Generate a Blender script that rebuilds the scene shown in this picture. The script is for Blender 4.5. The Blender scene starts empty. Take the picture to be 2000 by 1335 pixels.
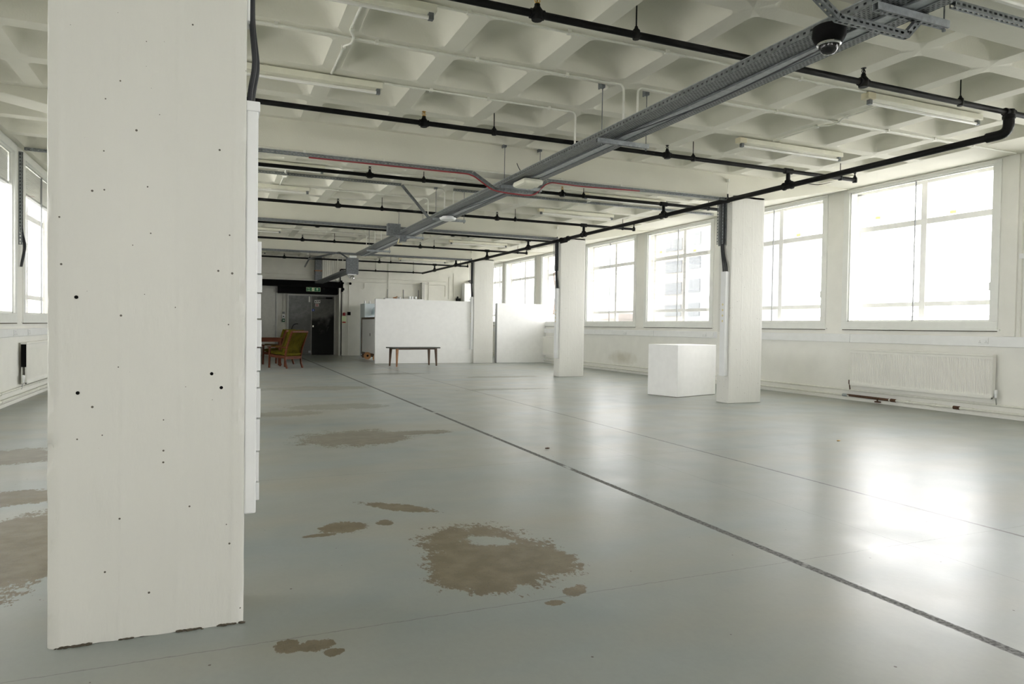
import bpy, bmesh, math, random
from mathutils import Vector, Matrix
random.seed(7)
S = bpy.context.scene
C = S.collection

# ------------------------------------------------------------ camera
yaw, pitch, roll, F = 0.40146689, -0.02142886, 0.01504315, 1361.97
cy, sy, cp, sp, cr, sr = math.cos(yaw), math.sin(yaw), math.cos(pitch), math.sin(pitch), math.cos(roll), math.sin(roll)
fw = Vector((sy*cp, cy*cp, sp)); rt = Vector((cy, -sy, 0)); up = rt.cross(fw)
r2 = cr*rt + sr*up; u2 = -sr*rt + cr*up
cd = bpy.data.cameras.new('camera'); cam = bpy.data.objects.new('camera', cd); C.objects.link(cam)
cd.sensor_fit = 'HORIZONTAL'; cd.sensor_width = 36; cd.lens = F/2000*36; cd.clip_end = 500; cd.clip_start = 0.05
cam.matrix_world = Matrix(((r2.x, u2.x, -fw.x, 0), (r2.y, u2.y, -fw.y, 0), (r2.z, u2.z, -fw.z, 1.2), (0, 0, 0, 1)))
S.camera = cam

# ------------------------------------------------------------ world + exposure
w = bpy.data.worlds.new('overcast'); S.world = w; w.use_nodes = True
nt = w.node_tree; nt.nodes.clear()
out = nt.nodes.new('ShaderNodeOutputWorld'); bg = nt.nodes.new('ShaderNodeBackground')
tc = nt.nodes.new('ShaderNodeTexCoord'); sx = nt.nodes.new('ShaderNodeSeparateXYZ')
rp = nt.nodes.new('ShaderNodeValToRGB')
rp.color_ramp.elements[0].position = 0.46; rp.color_ramp.elements[0].color = (0.62, 0.62, 0.60, 1)
rp.color_ramp.elements[1].position = 0.51; rp.color_ramp.elements[1].color = (1.0, 0.975, 0.99, 1)
mm = nt.nodes.new('ShaderNodeMath'); mm.operation = 'MULTIPLY_ADD'; mm.inputs[1].default_value = .5; mm.inputs[2].default_value = .5
nt.links.new(tc.outputs['Generated'], sx.inputs[0]); nt.links.new(sx.outputs['Z'], mm.inputs[0])
nt.links.new(mm.outputs[0], rp.inputs[0]); nt.links.new(rp.outputs[0], bg.inputs[0])
bg.inputs[1].default_value = 5.0
nt.links.new(bg.outputs[0], out.inputs[0])
S.view_settings.view_transform = 'Standard'; S.view_settings.look = 'None'
S.view_settings.exposure = 1.38; S.view_settings.gamma = 1.0; S.view_settings.use_curve_mapping = False
S.cycles.max_bounces = 14; S.cycles.diffuse_bounces = 8; S.cycles.glossy_bounces = 4; S.cycles.transparent_max_bounces = 16
S.cycles.use_denoising = True; S.cycles.sample_clamp_indirect = 8
S.cycles.caustics_reflective = False; S.cycles.caustics_refractive = False

def portal(name, x, y0, y1, z0, z1, sgn):
    l = bpy.data.lights.new(name, 'AREA'); l.shape = 'RECTANGLE'; l.size = z1-z0; l.size_y = y1-y0
    l.cycles.is_portal = True
    o = bpy.data.objects.new(name, l); C.objects.link(o)
    o.location = (x, (y0+y1)/2, (z0+z1)/2); o.rotation_euler = (0, math.pi/2*sgn, 0)

# ------------------------------------------------------------ room numbers (metres)
XL, XR, YB, YE = -2.68, 10.35, -9.29, 27.30
YF = [-9.29, -3.16, 2.965, 9.10, 15.22, 21.40, 27.49]      # beam / column front faces
ZR, ZB = 3.73, 3.36                                         # rib soffit, beam soffit
CXR, CXL, CW, CD = 7.72, -0.563, 0.68, 0.30
WR = [(-5.85, -3.35), (-2.75, -0.25), (0.35, 2.85), (3.45, 5.95), (6.62, 9.11), (9.70, 12.25), (12.88, 15.41), (16.03, 18.65), (19.22, 21.82), (22.42, 25.08), (25.44, 27.1)]  # windows behind the viewer are added, unseen, to light the near column
WL = [(-5.85, -3.35), (-2.75, -0.25), (3.45, 5.95), (6.5, 9.0), (9.55, 12.02), (12.62, 15.15), (15.75, 18.3)]  # out-of-view left windows before the visible pair are added for light
WZ0, WZ1 = 1.385, 3.66
for i, (a, b) in enumerate(WR): portal('daylight_right', 10.72, a, b, WZ0, WZ1, 1)
for i, (a, b) in enumerate(WL): portal('daylight_left', -3.05, a, b, 1.29, 3.6, -1)

# ------------------------------------------------------------ materials
def N(nt, t, **k):
    n = nt.nodes.new(t)
    for a, v in k.items(): setattr(n, a, v)
    return n
def mat(name, col, rough=.6, metal=0, noise=0, nscale=8, bump=0, bscale=40, spec=.5, col2=None, stretch=None, detail=4):
    m = bpy.data.materials.new(name); m.use_nodes = True; nt = m.node_tree
    b = nt.nodes['Principled BSDF']
    b.inputs['Base Color'].default_value = (*col, 1); b.inputs['Roughness'].default_value = rough
    b.inputs['Metallic'].default_value = metal; b.inputs['Specular IOR Level'].default_value = spec
    t = N(nt, 'ShaderNodeTexCoord'); mp = N(nt, 'ShaderNodeMapping')
    if stretch: mp.inputs['Scale'].default_value = stretch
    nt.links.new(t.outputs['Object'], mp.inputs[0])
    n = N(nt, 'ShaderNodeTexNoise'); n.inputs['Scale'].default_value = nscale; n.inputs['Detail'].default_value = detail
    nt.links.new(mp.outputs[0], n.inputs['Vector'])
    mx = N(nt, 'ShaderNodeMix', data_type='RGBA')
    c2 = col2 or tuple(c*(1-max(noise, .04)) for c in col)
    mx.inputs['A'].default_value = (*col, 1); mx.inputs['B'].default_value = (*c2, 1)
    r = N(nt, 'ShaderNodeMapRange'); r.inputs[1].default_value = .35; r.inputs[2].default_value = .7
    nt.links.new(n.outputs[0], r.inputs[0]); nt.links.new(r.outputs[0], mx.inputs['Factor'])
    nt.links.new(mx.outputs['Result'], b.inputs['Base Color'])
    if bump:
        n2 = N(nt, 'ShaderNodeTexNoise'); n2.inputs['Scale'].default_value = bscale; n2.inputs['Detail'].default_value = 5
        nt.links.new(mp.outputs[0], n2.inputs['Vector'])
        bp = N(nt, 'ShaderNodeBump'); bp.inputs['Strength'].default_value = bump; bp.inputs['Distance'].default_value = .01
        nt.links.new(n2.outputs[0], bp.inputs['Height']); nt.links.new(bp.outputs[0], b.inputs['Normal'])
    return m
M = {}
PW = (.70, .688, .60)
M['ceil'] = mat('ceiling_paint', PW, .75, noise=.06, nscale=2, bump=.15, bscale=60)
M['wall'] = mat('wall_paint', (.81, .805, .76), .6, noise=.05, nscale=3, bump=.2, bscale=50)
M['endwall'] = mat('end_wall_paint', (.70, .69, .625), .65, noise=.08, nscale=3, bump=.2, bscale=50)
M['frame'] = mat('window_frame_white', (.80, .81, .78), .4, noise=.04)
M['frame2'] = mat('outer_frame_cream', (.82, .81, .76), .5, noise=.08)
M['pvc'] = mat('white_plastic', (.80, .81, .81), .4)
M['cream'] = mat('yellowed_plastic', (.78, .77, .65), .5, noise=.08)
M['board'] = mat('white_board', (.90, .90, .885), .55, noise=.02)
M['black'] = mat('black_iron', (.006, .006, .006), .55, noise=.3, nscale=20, spec=.2)
M['cable'] = mat('black_cable', (.02, .022, .026), .5)
M['galv'] = mat('galvanised_steel', (.42, .45, .47), .40, metal=.6, noise=.35, nscale=25, col2=(.30, .32, .335))
M['galvd'] = mat('dull_galvanised_steel', (.20, .215, .225), .5, metal=.5, noise=.35, nscale=25)
M['red'] = mat('red_cable', (.30, .02, .03), .5)
M['white'] = mat('white_conduit_paint', (.76, .76, .69), .5, noise=.1, nscale=15)
M['wood'] = mat('reddish_wood', (.10, .026, .007), .5, spec=.2, noise=.4, nscale=6, stretch=(1, 1, 8), col2=(.055, .013, .004))
M['dwood'] = mat('brown_wood', (.09, .045, .02), .4, noise=.4, nscale=6)
M['lwood'] = mat('pale_brown_wood', (.33, .16, .07), .5, noise=.3, nscale=6)
M['olive'] = mat('olive_fabric', (.085, .070, .004), .9, noise=.35, nscale=9, bump=.4, bscale=150, spec=.1)
M['orange'] = mat('orange_card', (.55, .28, .12), .7, noise=.2)
M['dark'] = mat('near_black_paint', (.005, .005, .005), .7, spec=.08)
M['rust'] = mat('rusty_iron', (.10, .045, .02), .7, noise=.5, nscale=40)
M['brass'] = mat('brass', (.45, .27, .06), .35, metal=.8)
M['green'] = mat('sign_green', (.01, .13, .05), .5)
M['signw'] = mat('sign_white', (.75, .85, .55), .5)
M['paper'] = mat('white_paper', (.75, .75, .70), .8)
M['yel'] = mat('yellow_tape', (.74, .66, .38), .7)
def tape_mat():
    m = bpy.data.materials.new('backlit_yellow_tape'); m.use_nodes = True; nt = m.node_tree; nt.nodes.remove(nt.nodes['Principled BSDF'])
    a = N(nt, 'ShaderNodeBsdfTranslucent'); a.inputs[0].default_value = (.6, .5, .28, 1); t = N(nt, 'ShaderNodeBsdfTransparent'); t.inputs[0].default_value = (.98, .93, .75, 1)
    mx = N(nt, 'ShaderNodeMixShader'); mx.inputs[0].default_value = .92; nt.links.new(t.outputs[0], mx.inputs[1]); nt.links.new(a.outputs[0], mx.inputs[2]); nt.links.new(mx.outputs[0], nt.nodes['Material Output'].inputs[0]); return m
M['tape'] = tape_mat()
M['blue'] = mat('blue_sticker', (.03, .07, .35), .5)
M['redsign'] = mat('red_print', (.35, .02, .02), .5)
M['grey'] = mat('grey_plastic', (.30, .31, .31), .5)
M['fridge'] = mat('pale_blue_enamel', (.62, .70, .73), .3)
M['doorw'] = mat('white_door_paint', (.50, .50, .46), .55, noise=.1)
M['chrome'] = mat('chrome', (.7, .7, .7), .12, metal=1)
M['dirt_shade'] = mat('dark_crumbs_and_sill_shadow', (.10, .085, .06), .95, noise=.5, nscale=60)  # crumbs, and also the painted shadow strip under the sills
M['tubeg'] = mat('fluorescent_tube_glass', (.85, .84, .80), .15)

# steel doors: light left leaf, stained right leaf
def door_mat(name, base, stain, dirt_amt):
    m = mat(name, base, .5, spec=.2, noise=.25, nscale=9, col2=tuple(c*.72 for c in base)); nt = m.node_tree
    b = nt.nodes['Principled BSDF']; src = b.inputs['Base Color'].links[0].from_socket
    n = N(nt, 'ShaderNodeTexNoise'); n.inputs['Scale'].default_value = 1.7; n.inputs['Detail'].default_value = 6
    t = N(nt, 'ShaderNodeTexCoord'); nt.links.new(t.outputs['Object'], n.inputs['Vector'])
    s = N(nt, 'ShaderNodeSeparateXYZ'); nt.links.new(t.outputs['Object'], s.inputs[0])
    z = N(nt, 'ShaderNodeMapRange'); z.inputs[1].default_value = .2; z.inputs[2].default_value = 2.1; z.inputs[3].default_value = .55; z.inputs[4].default_value = -.35
    nt.links.new(s.outputs['Z'], z.inputs[0])
    a = N(nt, 'ShaderNodeMath', operation='ADD'); nt.links.new(n.outputs[0], a.inputs[0]); nt.links.new(z.outputs[0], a.inputs[1])
    r = N(nt, 'ShaderNodeMapRange'); r.inputs[1].default_value = .42; r.inputs[2].default_value = .62; r.inputs[4].default_value = dirt_amt
    nt.links.new(a.outputs[0], r.inputs[0])
    mx = N(nt, 'ShaderNodeMix', data_type='RGBA'); mx.inputs['B'].default_value = (*stain, 1)
    nt.links.new(src, mx.inputs['A']); nt.links.new(r.outputs[0], mx.inputs['Factor']); nt.links.new(mx.outputs['Result'], b.inputs['Base Color'])
    return m
M['doorL'] = door_mat('grey_steel_door', (.24, .245, .235), (.14, .14, .135), .7)
M['doorR'] = door_mat('grimy_steel_door', (.19, .19, .175), (.008, .010, .007), 1.0)

# pitted column paint
def col_mat():
    m = mat('column_paint', (.70, .695, .65), .62, noise=.05, nscale=2.5, bump=.25, bscale=30, stretch=(1, 1, .35)); nt = m.node_tree
    b = nt.nodes['Principled BSDF']; src = b.inputs['Base Color'].links[0].from_socket
    t = N(nt, 'ShaderNodeTexCoord')
    v = N(nt, 'ShaderNodeTexVoronoi'); v.inputs['Scale'].default_value = 21
    nt.links.new(t.outputs['Object'], v.inputs['Vector'])
    sep = N(nt, 'ShaderNodeSeparateColor'); nt.links.new(v.outputs['Color'], sep.inputs[0])
    rr = N(nt, 'ShaderNodeMapRange'); rr.inputs[1].default_value = .30; rr.inputs[2].default_value = 1.0; rr.inputs[3].default_value = 0; rr.inputs[4].default_value = .095
    nt.links.new(sep.outputs[0], rr.inputs[0])
    lt = N(nt, 'ShaderNodeMath', operation='LESS_THAN'); nt.links.new(v.outputs['Distance'], lt.inputs[0]); nt.links.new(rr.outputs[0], lt.inputs[1])
    mx = N(nt, 'ShaderNodeMix', data_type='RGBA'); mx.inputs['B'].default_value = (.10, .09, .07, 1)
    nt.links.new(src, mx.inputs['A']); nt.links.new(lt.outputs[0], mx.inputs['Factor']); nt.links.new(mx.outputs['Result'], b.inputs['Base Color'])
    # faint board-marked vertical seams + trowel bump
    bump0 = b.inputs['Normal'].links[0].from_node
    wv = N(nt, 'ShaderNodeTexWave'); wv.inputs['Scale'].default_value = 1.6; wv.inputs['Distortion'].default_value = .6
    nt.links.new(t.outputs['Object'], wv.inputs['Vector'])
    pw = N(nt, 'ShaderNodeMath', operation='POWER'); pw.inputs[1].default_value = 40; nt.links.new(wv.outputs[1], pw.inputs[0])
    b2 = N(nt, 'ShaderNodeBump'); b2.inputs['Strength'].default_value = .2; b2.inputs['Distance'].default_value = .004
    nt.links.new(pw.outputs[0], b2.inputs['Height']); nt.links.new(bump0.outputs[0], b2.inputs['Normal']); nt.links.new(b2.outputs[0], b.inputs['Normal'])
    return m
M['col'] = col_mat()
def stained_wall():
    m = M['wall'].copy(); m.name = 'wall_paint_stained'; nt = m.node_tree; b = nt.nodes['Principled BSDF']; src = b.inputs['Base Color'].links[0].from_socket
    t = N(nt, 'ShaderNodeTexCoord'); mp = N(nt, 'ShaderNodeMapping'); mp.vector_type = 'TEXTURE'
    mp.inputs['Location'].default_value = (10.35, 16.6, .40); mp.inputs['Scale'].default_value = (5, .75, .20); nt.links.new(t.outputs['Object'], mp.inputs[0])
    ln = N(nt, 'ShaderNodeVectorMath', operation='LENGTH'); nt.links.new(mp.outputs[0], ln.inputs[0])
    n = N(nt, 'ShaderNodeTexNoise'); n.inputs['Scale'].default_value = 5; nt.links.new(t.outputs['Object'], n.inputs['Vector'])
    a = N(nt, 'ShaderNodeMath', operation='ADD'); nt.links.new(ln.outputs['Value'], a.inputs[0]); nt.links.new(n.outputs[0], a.inputs[1])
    r = N(nt, 'ShaderNodeMapRange'); r.inputs[1].default_value = .7; r.inputs[2].default_value = 1.6; r.inputs[3].default_value = .5; r.inputs[4].default_value = 0
    nt.links.new(a.outputs[0], r.inputs[0]); mx = N(nt, 'ShaderNodeMix', data_type='RGBA'); mx.inputs['B'].default_value = (.42, .38, .27, 1)
    nt.links.new(src, mx.inputs['A']); nt.links.new(r.outputs[0], mx.inputs['Factor']); nt.links.new(mx.outputs['Result'], b.inputs['Base Color'])
    return m
M['wallst'] = stained_wall()

# perforated steel sheet: slots cut by UV (u along, v across, in metres)
def perf(name, pu, pv, fu, fv, base=(.23, .245, .25), metal=.6):
    m = mat(name, base, .42, metal=metal, noise=.35, nscale=25, col2=tuple(c*.6 for c in base)); nt = m.node_tree
    b = nt.nodes['Principled BSDF']; o = nt.nodes['Material Output']
    uv = N(nt, 'ShaderNodeUVMap'); s = N(nt, 'ShaderNodeSeparateXYZ'); nt.links.new(uv.outputs[0], s.inputs[0])
    def mth(op, a, bb=None):
        n = N(nt, 'ShaderNodeMath', operation=op)
        for i, q in enumerate((a, bb)):
            if q is None: continue
            if isinstance(q, (int, float)): n.inputs[i].default_value = q
            else: nt.links.new(q, n.inputs[i])
        return n.outputs[0]
    vv = mth('DIVIDE', s.outputs['Y'], pv); row = mth('FLOOR', vv)
    uu = mth('ADD', mth('DIVIDE', s.outputs['X'], pu), mth('MULTIPLY', row, .5))
    du = mth('ABSOLUTE', mth('SUBTRACT', mth('FRACT', uu), .5)); dv = mth('ABSOLUTE', mth('SUBTRACT', mth('FRACT', vv), .5))
    hole = mth('MULTIPLY', mth('LESS_THAN', du, fu/2), mth('LESS_THAN', dv, fv/2))
    tr = N(nt, 'ShaderNodeBsdfTransparent'); mx = N(nt, 'ShaderNodeMixShader')
    nt.links.new(hole, mx.inputs[0]); nt.links.new(b.outputs[0], mx.inputs[1]); nt.links.new(tr.outputs[0], mx.inputs[2])
    nt.links.new(mx.outputs[0], o.inputs[0])
    return m
M['perf'] = perf('perforated_tray_steel', .034, .022, .55, .36)
M['perf1'] = perf('perforated_flange_steel', .06, .055, .36, .26)
M['slot'] = perf('slotted_channel_steel', .05, .041, .55, .34, base=(.27, .29, .30), metal=.7)

def glass_mat(name='window_glass', haze=.0):
    m = bpy.data.materials.new(name); m.use_nodes = True; nt = m.node_tree
    nt.nodes.remove(nt.nodes['Principled BSDF']); o = nt.nodes['Material Output']
    tr = N(nt, 'ShaderNodeBsdfTransparent'); tr.inputs[0].default_value = (.96, .965, .96, 1)
    tl = N(nt, 'ShaderNodeBsdfTranslucent'); tl.inputs[0].default_value = (.9, .9, .9, 1)
    md = N(nt, 'ShaderNodeMixShader'); md.inputs[0].default_value = haze; nt.links.new(tr.outputs[0], md.inputs[1]); nt.links.new(tl.outputs[0], md.inputs[2]); tr = md
    g = N(nt, 'ShaderNodeBsdfGlossy'); g.inputs['Roughness'].default_value = .02
    lw = N(nt, 'ShaderNodeLayerWeight'); lw.inputs[0].default_value = .25
    mt = N(nt, 'ShaderNodeMath', operation='MULTIPLY'); mt.inputs[1].default_value = .35; nt.links.new(lw.outputs['Fresnel'], mt.inputs[0])
    mx = N(nt, 'ShaderNodeMixShader'); nt.links.new(mt.outputs[0], mx.inputs[0]); nt.links.new(tr.outputs[0], mx.inputs[1]); nt.links.new(g.outputs[0], mx.inputs[2])
    nt.links.new(mx.outputs[0], o.inputs[0]); return m
M['glass'] = glass_mat(); M['dusty'] = glass_mat('dust_and_bloom_glass', .03)  # slight translucent haze imitates dust and bloom washing out the mullions

# painted floor with worn patches
def floor_mat():
    m = bpy.data.materials.new('painted_grey_floor'); m.use_nodes = True; nt = m.node_tree; b = nt.nodes['Principled BSDF']
    t = N(nt, 'ShaderNodeTexCoord'); P = t.outputs['Object']
    L = nt.links.new
    def mth(op, a, bb=None, c=None, clamp=False):
        n = N(nt, 'ShaderNodeMath', operation=op); n.use_clamp = clamp
        for i, q in enumerate((a, bb, c)):
            if q is None: continue
            if isinstance(q, (int, float)): n.inputs[i].default_value = q
            else: L(q, n.inputs[i])
        return n.outputs[0]
    def noise(sc, det=5, stretch=None, rough=.5):
        n = N(nt, 'ShaderNodeTexNoise'); n.inputs['Scale'].default_value = sc; n.inputs['Detail'].default_value = det; n.inputs['Roughness'].default_value = rough
        if stretch:
            mp = N(nt, 'ShaderNodeMapping'); mp.inputs['Scale'].default_value = stretch; L(P, mp.inputs[0]); L(mp.outputs[0], n.inputs['Vector'])
        else: L(P, n.inputs['Vector'])
        return n.outputs[0]
    def rng(x, a, b_, c=0, d=1):
        n = N(nt, 'ShaderNodeMapRange'); L(x, n.inputs[0])
        for i, q in enumerate((a, b_, c, d)): n.inputs[i+1].default_value = q
        return n.outputs[0]
    def mix(f, A, B):
        n = N(nt, 'ShaderNodeMix', data_type='RGBA')
        for k, q in (('A', A), ('B', B)):
            if isinstance(q, tuple): n.inputs[k].default_value = (*q, 1)
            else: L(q, n.inputs[k])
        L(f, n.inputs['Factor']); return n.outputs['Result']
    sp_ = N(nt, 'ShaderNodeSeparateXYZ'); L(P, sp_.inputs[0]); X, Y = sp_.outputs['X'], sp_.outputs['Y']
    big = noise(.55, 4); mid = noise(3.0, 6, rough=.6)
    col = mix(rng(big, .35, .65), (.255, .292, .29), (.305, .34, .335))
    col = mix(rng(noise(2.2, 2), .35, .8, 0, .35), col, (.36, .375, .355))
    # scuffed dusty film in the far half
    film = mth('MULTIPLY', rng(noise(.9, 3, (.6, 1.6, 1), .5), .36, .70), .8)
    col = mix(film, col, (.34, .325, .265))
    # worn patches: (cx, cy, rx, ry, rot)
    pt = [(1.35, 3.42, .36, .56, 0.0), (1.22, 3.15, .27, .30, 0), (1.50, 3.30, .22, .34, .3), (.70, 4.17, .13, .13, 0), (.95, 4.18, .05, .06, 0),
          (1.12, 4.50, .29, .08, -.75), (.25, 2.68, .05, .06, 0), (.35, 2.66, .07, .05, 0), (.40, 2.58, .04, .03, 0), (1.35, 7.45, .62, .55, .1), (1.95, 7.6, .5, .16, 0),
          (1.6, 10.35, .75, .38, 0), (1.7, 13.4, 1.0, .45, 0), (.9, 9.7, .5, .25, 0), (-1.6, 7.3, .42, .42, 0), (-.98, 4.35, .5, .75, 0), (-1.3, 5.6, .4, .25, 0), (1.52, 2.80, .09, .05, .7), (1.37, 2.70, .05, .03, 0), (.55, 4.05, .10, .03, 0),
          (5.2, 12.4, .9, .18, 0), (6.3, 15.5, .9, .25, 0), (4.1, 17.0, .8, .3, 0)]
    nz = mth('ADD', mth('ADD', mth('MULTIPLY', mth('SUBTRACT', noise(9, 8, (1, 1, 1), .75), .5), 1.5), mth('MULTIPLY', mth('SUBTRACT', noise(45, 4, (1, .5, 1), .7), .5), 1.1)), mth('MULTIPLY', mth('SUBTRACT', noise(2.6, 3), .5), 1.0))
    best = None
    for (a, bb, rx, ry, rot) in pt:
        mp = N(nt, 'ShaderNodeMapping'); mp.vector_type = 'TEXTURE'
        mp.inputs['Location'].default_value = (a, bb, 0); mp.inputs['Rotation'].default_value = (0, 0, rot); mp.inputs['Scale'].default_value = (rx, ry, 1)
        L(P, mp.inputs[0]); ln = N(nt, 'ShaderNodeVectorMath', operation='LENGTH'); L(mp.outputs[0], ln.inputs[0])
        best = ln.outputs['Value'] if best is None else mth('MINIMUM', best, ln.outputs['Value'])
    d = mth('ADD', best, nz)
    # bare island inside the big patch keeps its paint
    mp = N(nt, 'ShaderNodeMapping'); mp.vector_type = 'TEXTURE'; mp.inputs['Location'].default_value = (1.42, 3.62, 0); mp.inputs['Scale'].default_value = (.17, .10, 1); mp.inputs['Rotation'].default_value = (0, 0, -.5)
    L(P, mp.inputs[0]); ln = N(nt, 'ShaderNodeVectorMath', operation='LENGTH'); L(mp.outputs[0], ln.inputs[0])
    isl = rng(mth('ADD', ln.outputs['Value'], mth('MULTIPLY', nz, 1.5)), .70, .95, 0, 1)
    worn = mth('MULTIPLY', rng(d, .93, 1.0, 1, 0), isl)
    wc = mix(rng(noise(9, 5), .4, .7), (.150, .120, .070), (.21, .175, .115))
    wc = mix(rng(noise(120, 2), .62, .72), wc, (.07, .06, .05))
    fadey = rng(Y, 5.5, 9.5, 1, .45)
    col = mix(mth('MULTIPLY', worn, fadey), col, wc)
    grain = rng(noise(38, 5, (1, .7, 1), .65), .3, .7, 0, .16)
    col = mix(grain, col, (.20, .215, .205))
    # saw-cut joints filled dark: along y at x=2.79 and x=4.43, faint across
    jn = mth('MULTIPLY', mth('SUBTRACT', noise(30, 3), .5), .018)
    def joint(co, x, hw):
        return mth('LESS_THAN', mth('ABSOLUTE', mth('SUBTRACT', mth('ADD', co, jn), x)), hw)
    brk = rng(noise(3.5, 4), .33, .36)
    j1 = mth('MULTIPLY', joint(X, 2.79, .022), brk); j2 = joint(X, 4.43, .013)
    col = mix(j1, col, mix(rng(noise(60, 3), .4, .6), (.06, .06, .055), (.18, .18, .17)))
    edge1 = mth('MULTIPLY', mth('SUBTRACT', joint(X, 2.79, .027), joint(X, 2.79, .022)), .8)
    col = mix(edge1, col, (.06, .06, .055)); col = mix(j2, col, (.07, .07, .065))
    fine = mth('MAXIMUM', joint(Y, 5.62, .004), mth('MAXIMUM', joint(Y, 2.75, .003), joint(Y, 11.8, .006)))
    fine = mth('MAXIMUM', fine, joint(X, 3.62, .003))
    col = mix(mth('MULTIPLY', fine, .55), col, (.13, .13, .12))
    # small chips and specks
    v = N(nt, 'ShaderNodeTexVoronoi'); v.inputs['Scale'].default_value = 3.1; v.voronoi_dimensions = '2D'; L(P, v.inputs['Vector'])
    sc = N(nt, 'ShaderNodeSeparateColor'); L(v.outputs['Color'], sc.inputs[0])
    spk = mth('LESS_THAN', v.outputs['Distance'], rng(sc.outputs[0], .6, 1, 0, .018))
    col = mix(spk, col, (.09, .075, .06))
    L(col, b.inputs['Base Color'])
    rgh = rng(noise(2.5, 3), .3, .7, .285, .35)
    rgh = mth('ADD', rgh, mth('MULTIPLY', worn, .10)); rgh = mth('ADD', rgh, mth('MULTIPLY', j1, .3))
    L(rgh, b.inputs['Roughness']); b.inputs['Specular IOR Level'].default_value = .32
    h = mth('ADD', mth('MULTIPLY', noise(2.6, 3), .30), mth('MULTIPLY', noise(14, 4), .03))
    h = mth('SUBTRACT', h, mth('MULTIPLY', j1, .03)); h = mth('SUBTRACT', h, mth('MULTIPLY', worn, .01))
    bp = N(nt, 'ShaderNodeBump'); bp.inputs['Strength'].default_value = .5; bp.inputs['Distance'].default_value = .015
    L(h, bp.inputs['Height']); L(bp.outputs[0], b.inputs['Normal'])
    return m
M['floor'] = floor_mat()

# ------------------------------------------------------------ mesh helpers
def bm_(): return bmesh.new()
def box(bm, x0, x1, y0, y1, z0, z1):
    v = [bm.verts.new(p) for p in ((x0, y0, z0), (x1, y0, z0), (x1, y1, z0), (x0, y1, z0), (x0, y0, z1), (x1, y0, z1), (x1, y1, z1), (x0, y1, z1))]
    for f in ((3, 2, 1, 0), (4, 5, 6, 7), (0, 1, 5, 4), (1, 2, 6, 5), (2, 3, 7, 6), (3, 0, 4, 7)): bm.faces.new([v[i] for i in f])
    return bm
def tube(bm, pts, r, seg=10, r_end=None):
    pts = [Vector(p) for p in pts]; rings = []
    n = len(pts); a = (pts[1]-pts[0]).normalized()
    u = a.orthogonal().normalized()
    for i, p in enumerate(pts):
        d = (pts[min(i+1, n-1)]-pts[max(i-1, 0)]).normalized()
        u = (u - d*u.dot(d)).normalized(); v = d.cross(u)
        rr = r if r_end is None else r + (r_end-r)*i/(n-1)
        sc = 1.0
        if 0 < i < n-1:
            c = (pts[i]-pts[i-1]).normalized().dot(d); sc = 1/max(c, .5)
        rings.append([bm.verts.new(p + (u*math.cos(t)+v*math.sin(t))*rr*(sc if False else 1)) for t in [2*math.pi*k/seg for k in range(seg)]])
    for A, B in zip(rings, rings[1:]):
        for k in range(seg): bm.faces.new((A[k], A[(k+1) % seg], B[(k+1) % seg], B[k]))
    bm.faces.new(rings[0][::-1]); bm.faces.new(rings[-1])
    return bm
def lathe(bm, c, prof, seg=16, axis='z'):
    rings = []
    for r, h in prof:
        ring = []
        for k in range(seg):
            t = 2*math.pi*k/seg; a, b = r*math.cos(t), r*math.sin(t)
            p = {'z': (a, b, h), 'x': (h, a, b), 'y': (b, h, a)}[axis]
            ring.append(bm.verts.new((c[0]+p[0], c[1]+p[1], c[2]+p[2])))
        rings.append(ring)
    for A, B in zip(rings, rings[1:]):
        for k in range(seg): bm.faces.new((A[k], A[(k+1) % seg], B[(k+1) % seg], B[k]))
    bm.faces.new(rings[0][::-1]); bm.faces.new(rings[-1])
    return bm
def strip(bm, p0, p1, wv):
    """thin sheet from p0 to p1, width vector wv, uv in metres"""
    p0, p1, wv = Vector(p0), Vector(p1), Vector(wv); uvl = bm.loops.layers.uv.verify()
    vs = [bm.verts.new(q) for q in (p0, p1, p1+wv, p0+wv)]; f = bm.faces.new(vs); L = (p1-p0).length; W = wv.length
    for lp, uvv in zip(f.loops, ((0, 0), (L, 0), (L, W), (0, W))): lp[uvl].uv = uvv
    return bm
def bez(p0, p1, p2, p3, n=10):
    P = [Vector(p) for p in (p0, p1, p2, p3)]
    return [P[0]*(1-t)**3+P[1]*3*t*(1-t)**2+P[2]*3*t*t*(1-t)+P[3]*t**3 for t in [i/n for i in range(n+1)]]
def rounded(pts, r=.06, n=4):
    pts = [Vector(p) for p in pts]; o = [pts[0]]
    for a, b, c in zip(pts, pts[1:], pts[2:]):
        d1 = (a-b); d2 = (c-b); rr = min(r, d1.length*.45, d2.length*.45)
        A = b+d1.normalized()*rr; B = b+d2.normalized()*rr
        o += [A*(1-t)**2+b*2*t*(1-t)+B*t*t for t in [i/n for i in range(n+1)]]
    o.append(pts[-1]); return o
def mesh(name, bm, m, smooth=False, bevel=0):
    bmesh.ops.recalc_face_normals(bm, faces=bm.faces[:])
    me = bpy.data.meshes.new(name); bm.to_mesh(me); bm.free()
    for q in (m if isinstance(m, (list, tuple)) else [m]): me.materials.append(q)
    if smooth:
        for p in me.polygons: p.use_smooth = True
        me.set_sharp_from_angle(angle=math.radians(40))
    return me
def tag(o, label=None, cat=None, group=None, kind=None):
    if label: o['label'] = label
    if cat: o['category'] = cat
    if group: o['group'] = group
    if kind: o['kind'] = kind
    return o
def bev(o, w, seg=2):
    md = o.modifiers.new('bevel', 'BEVEL'); md.width = w; md.segments = seg; md.limit_method = 'ANGLE'
    return o
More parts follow.
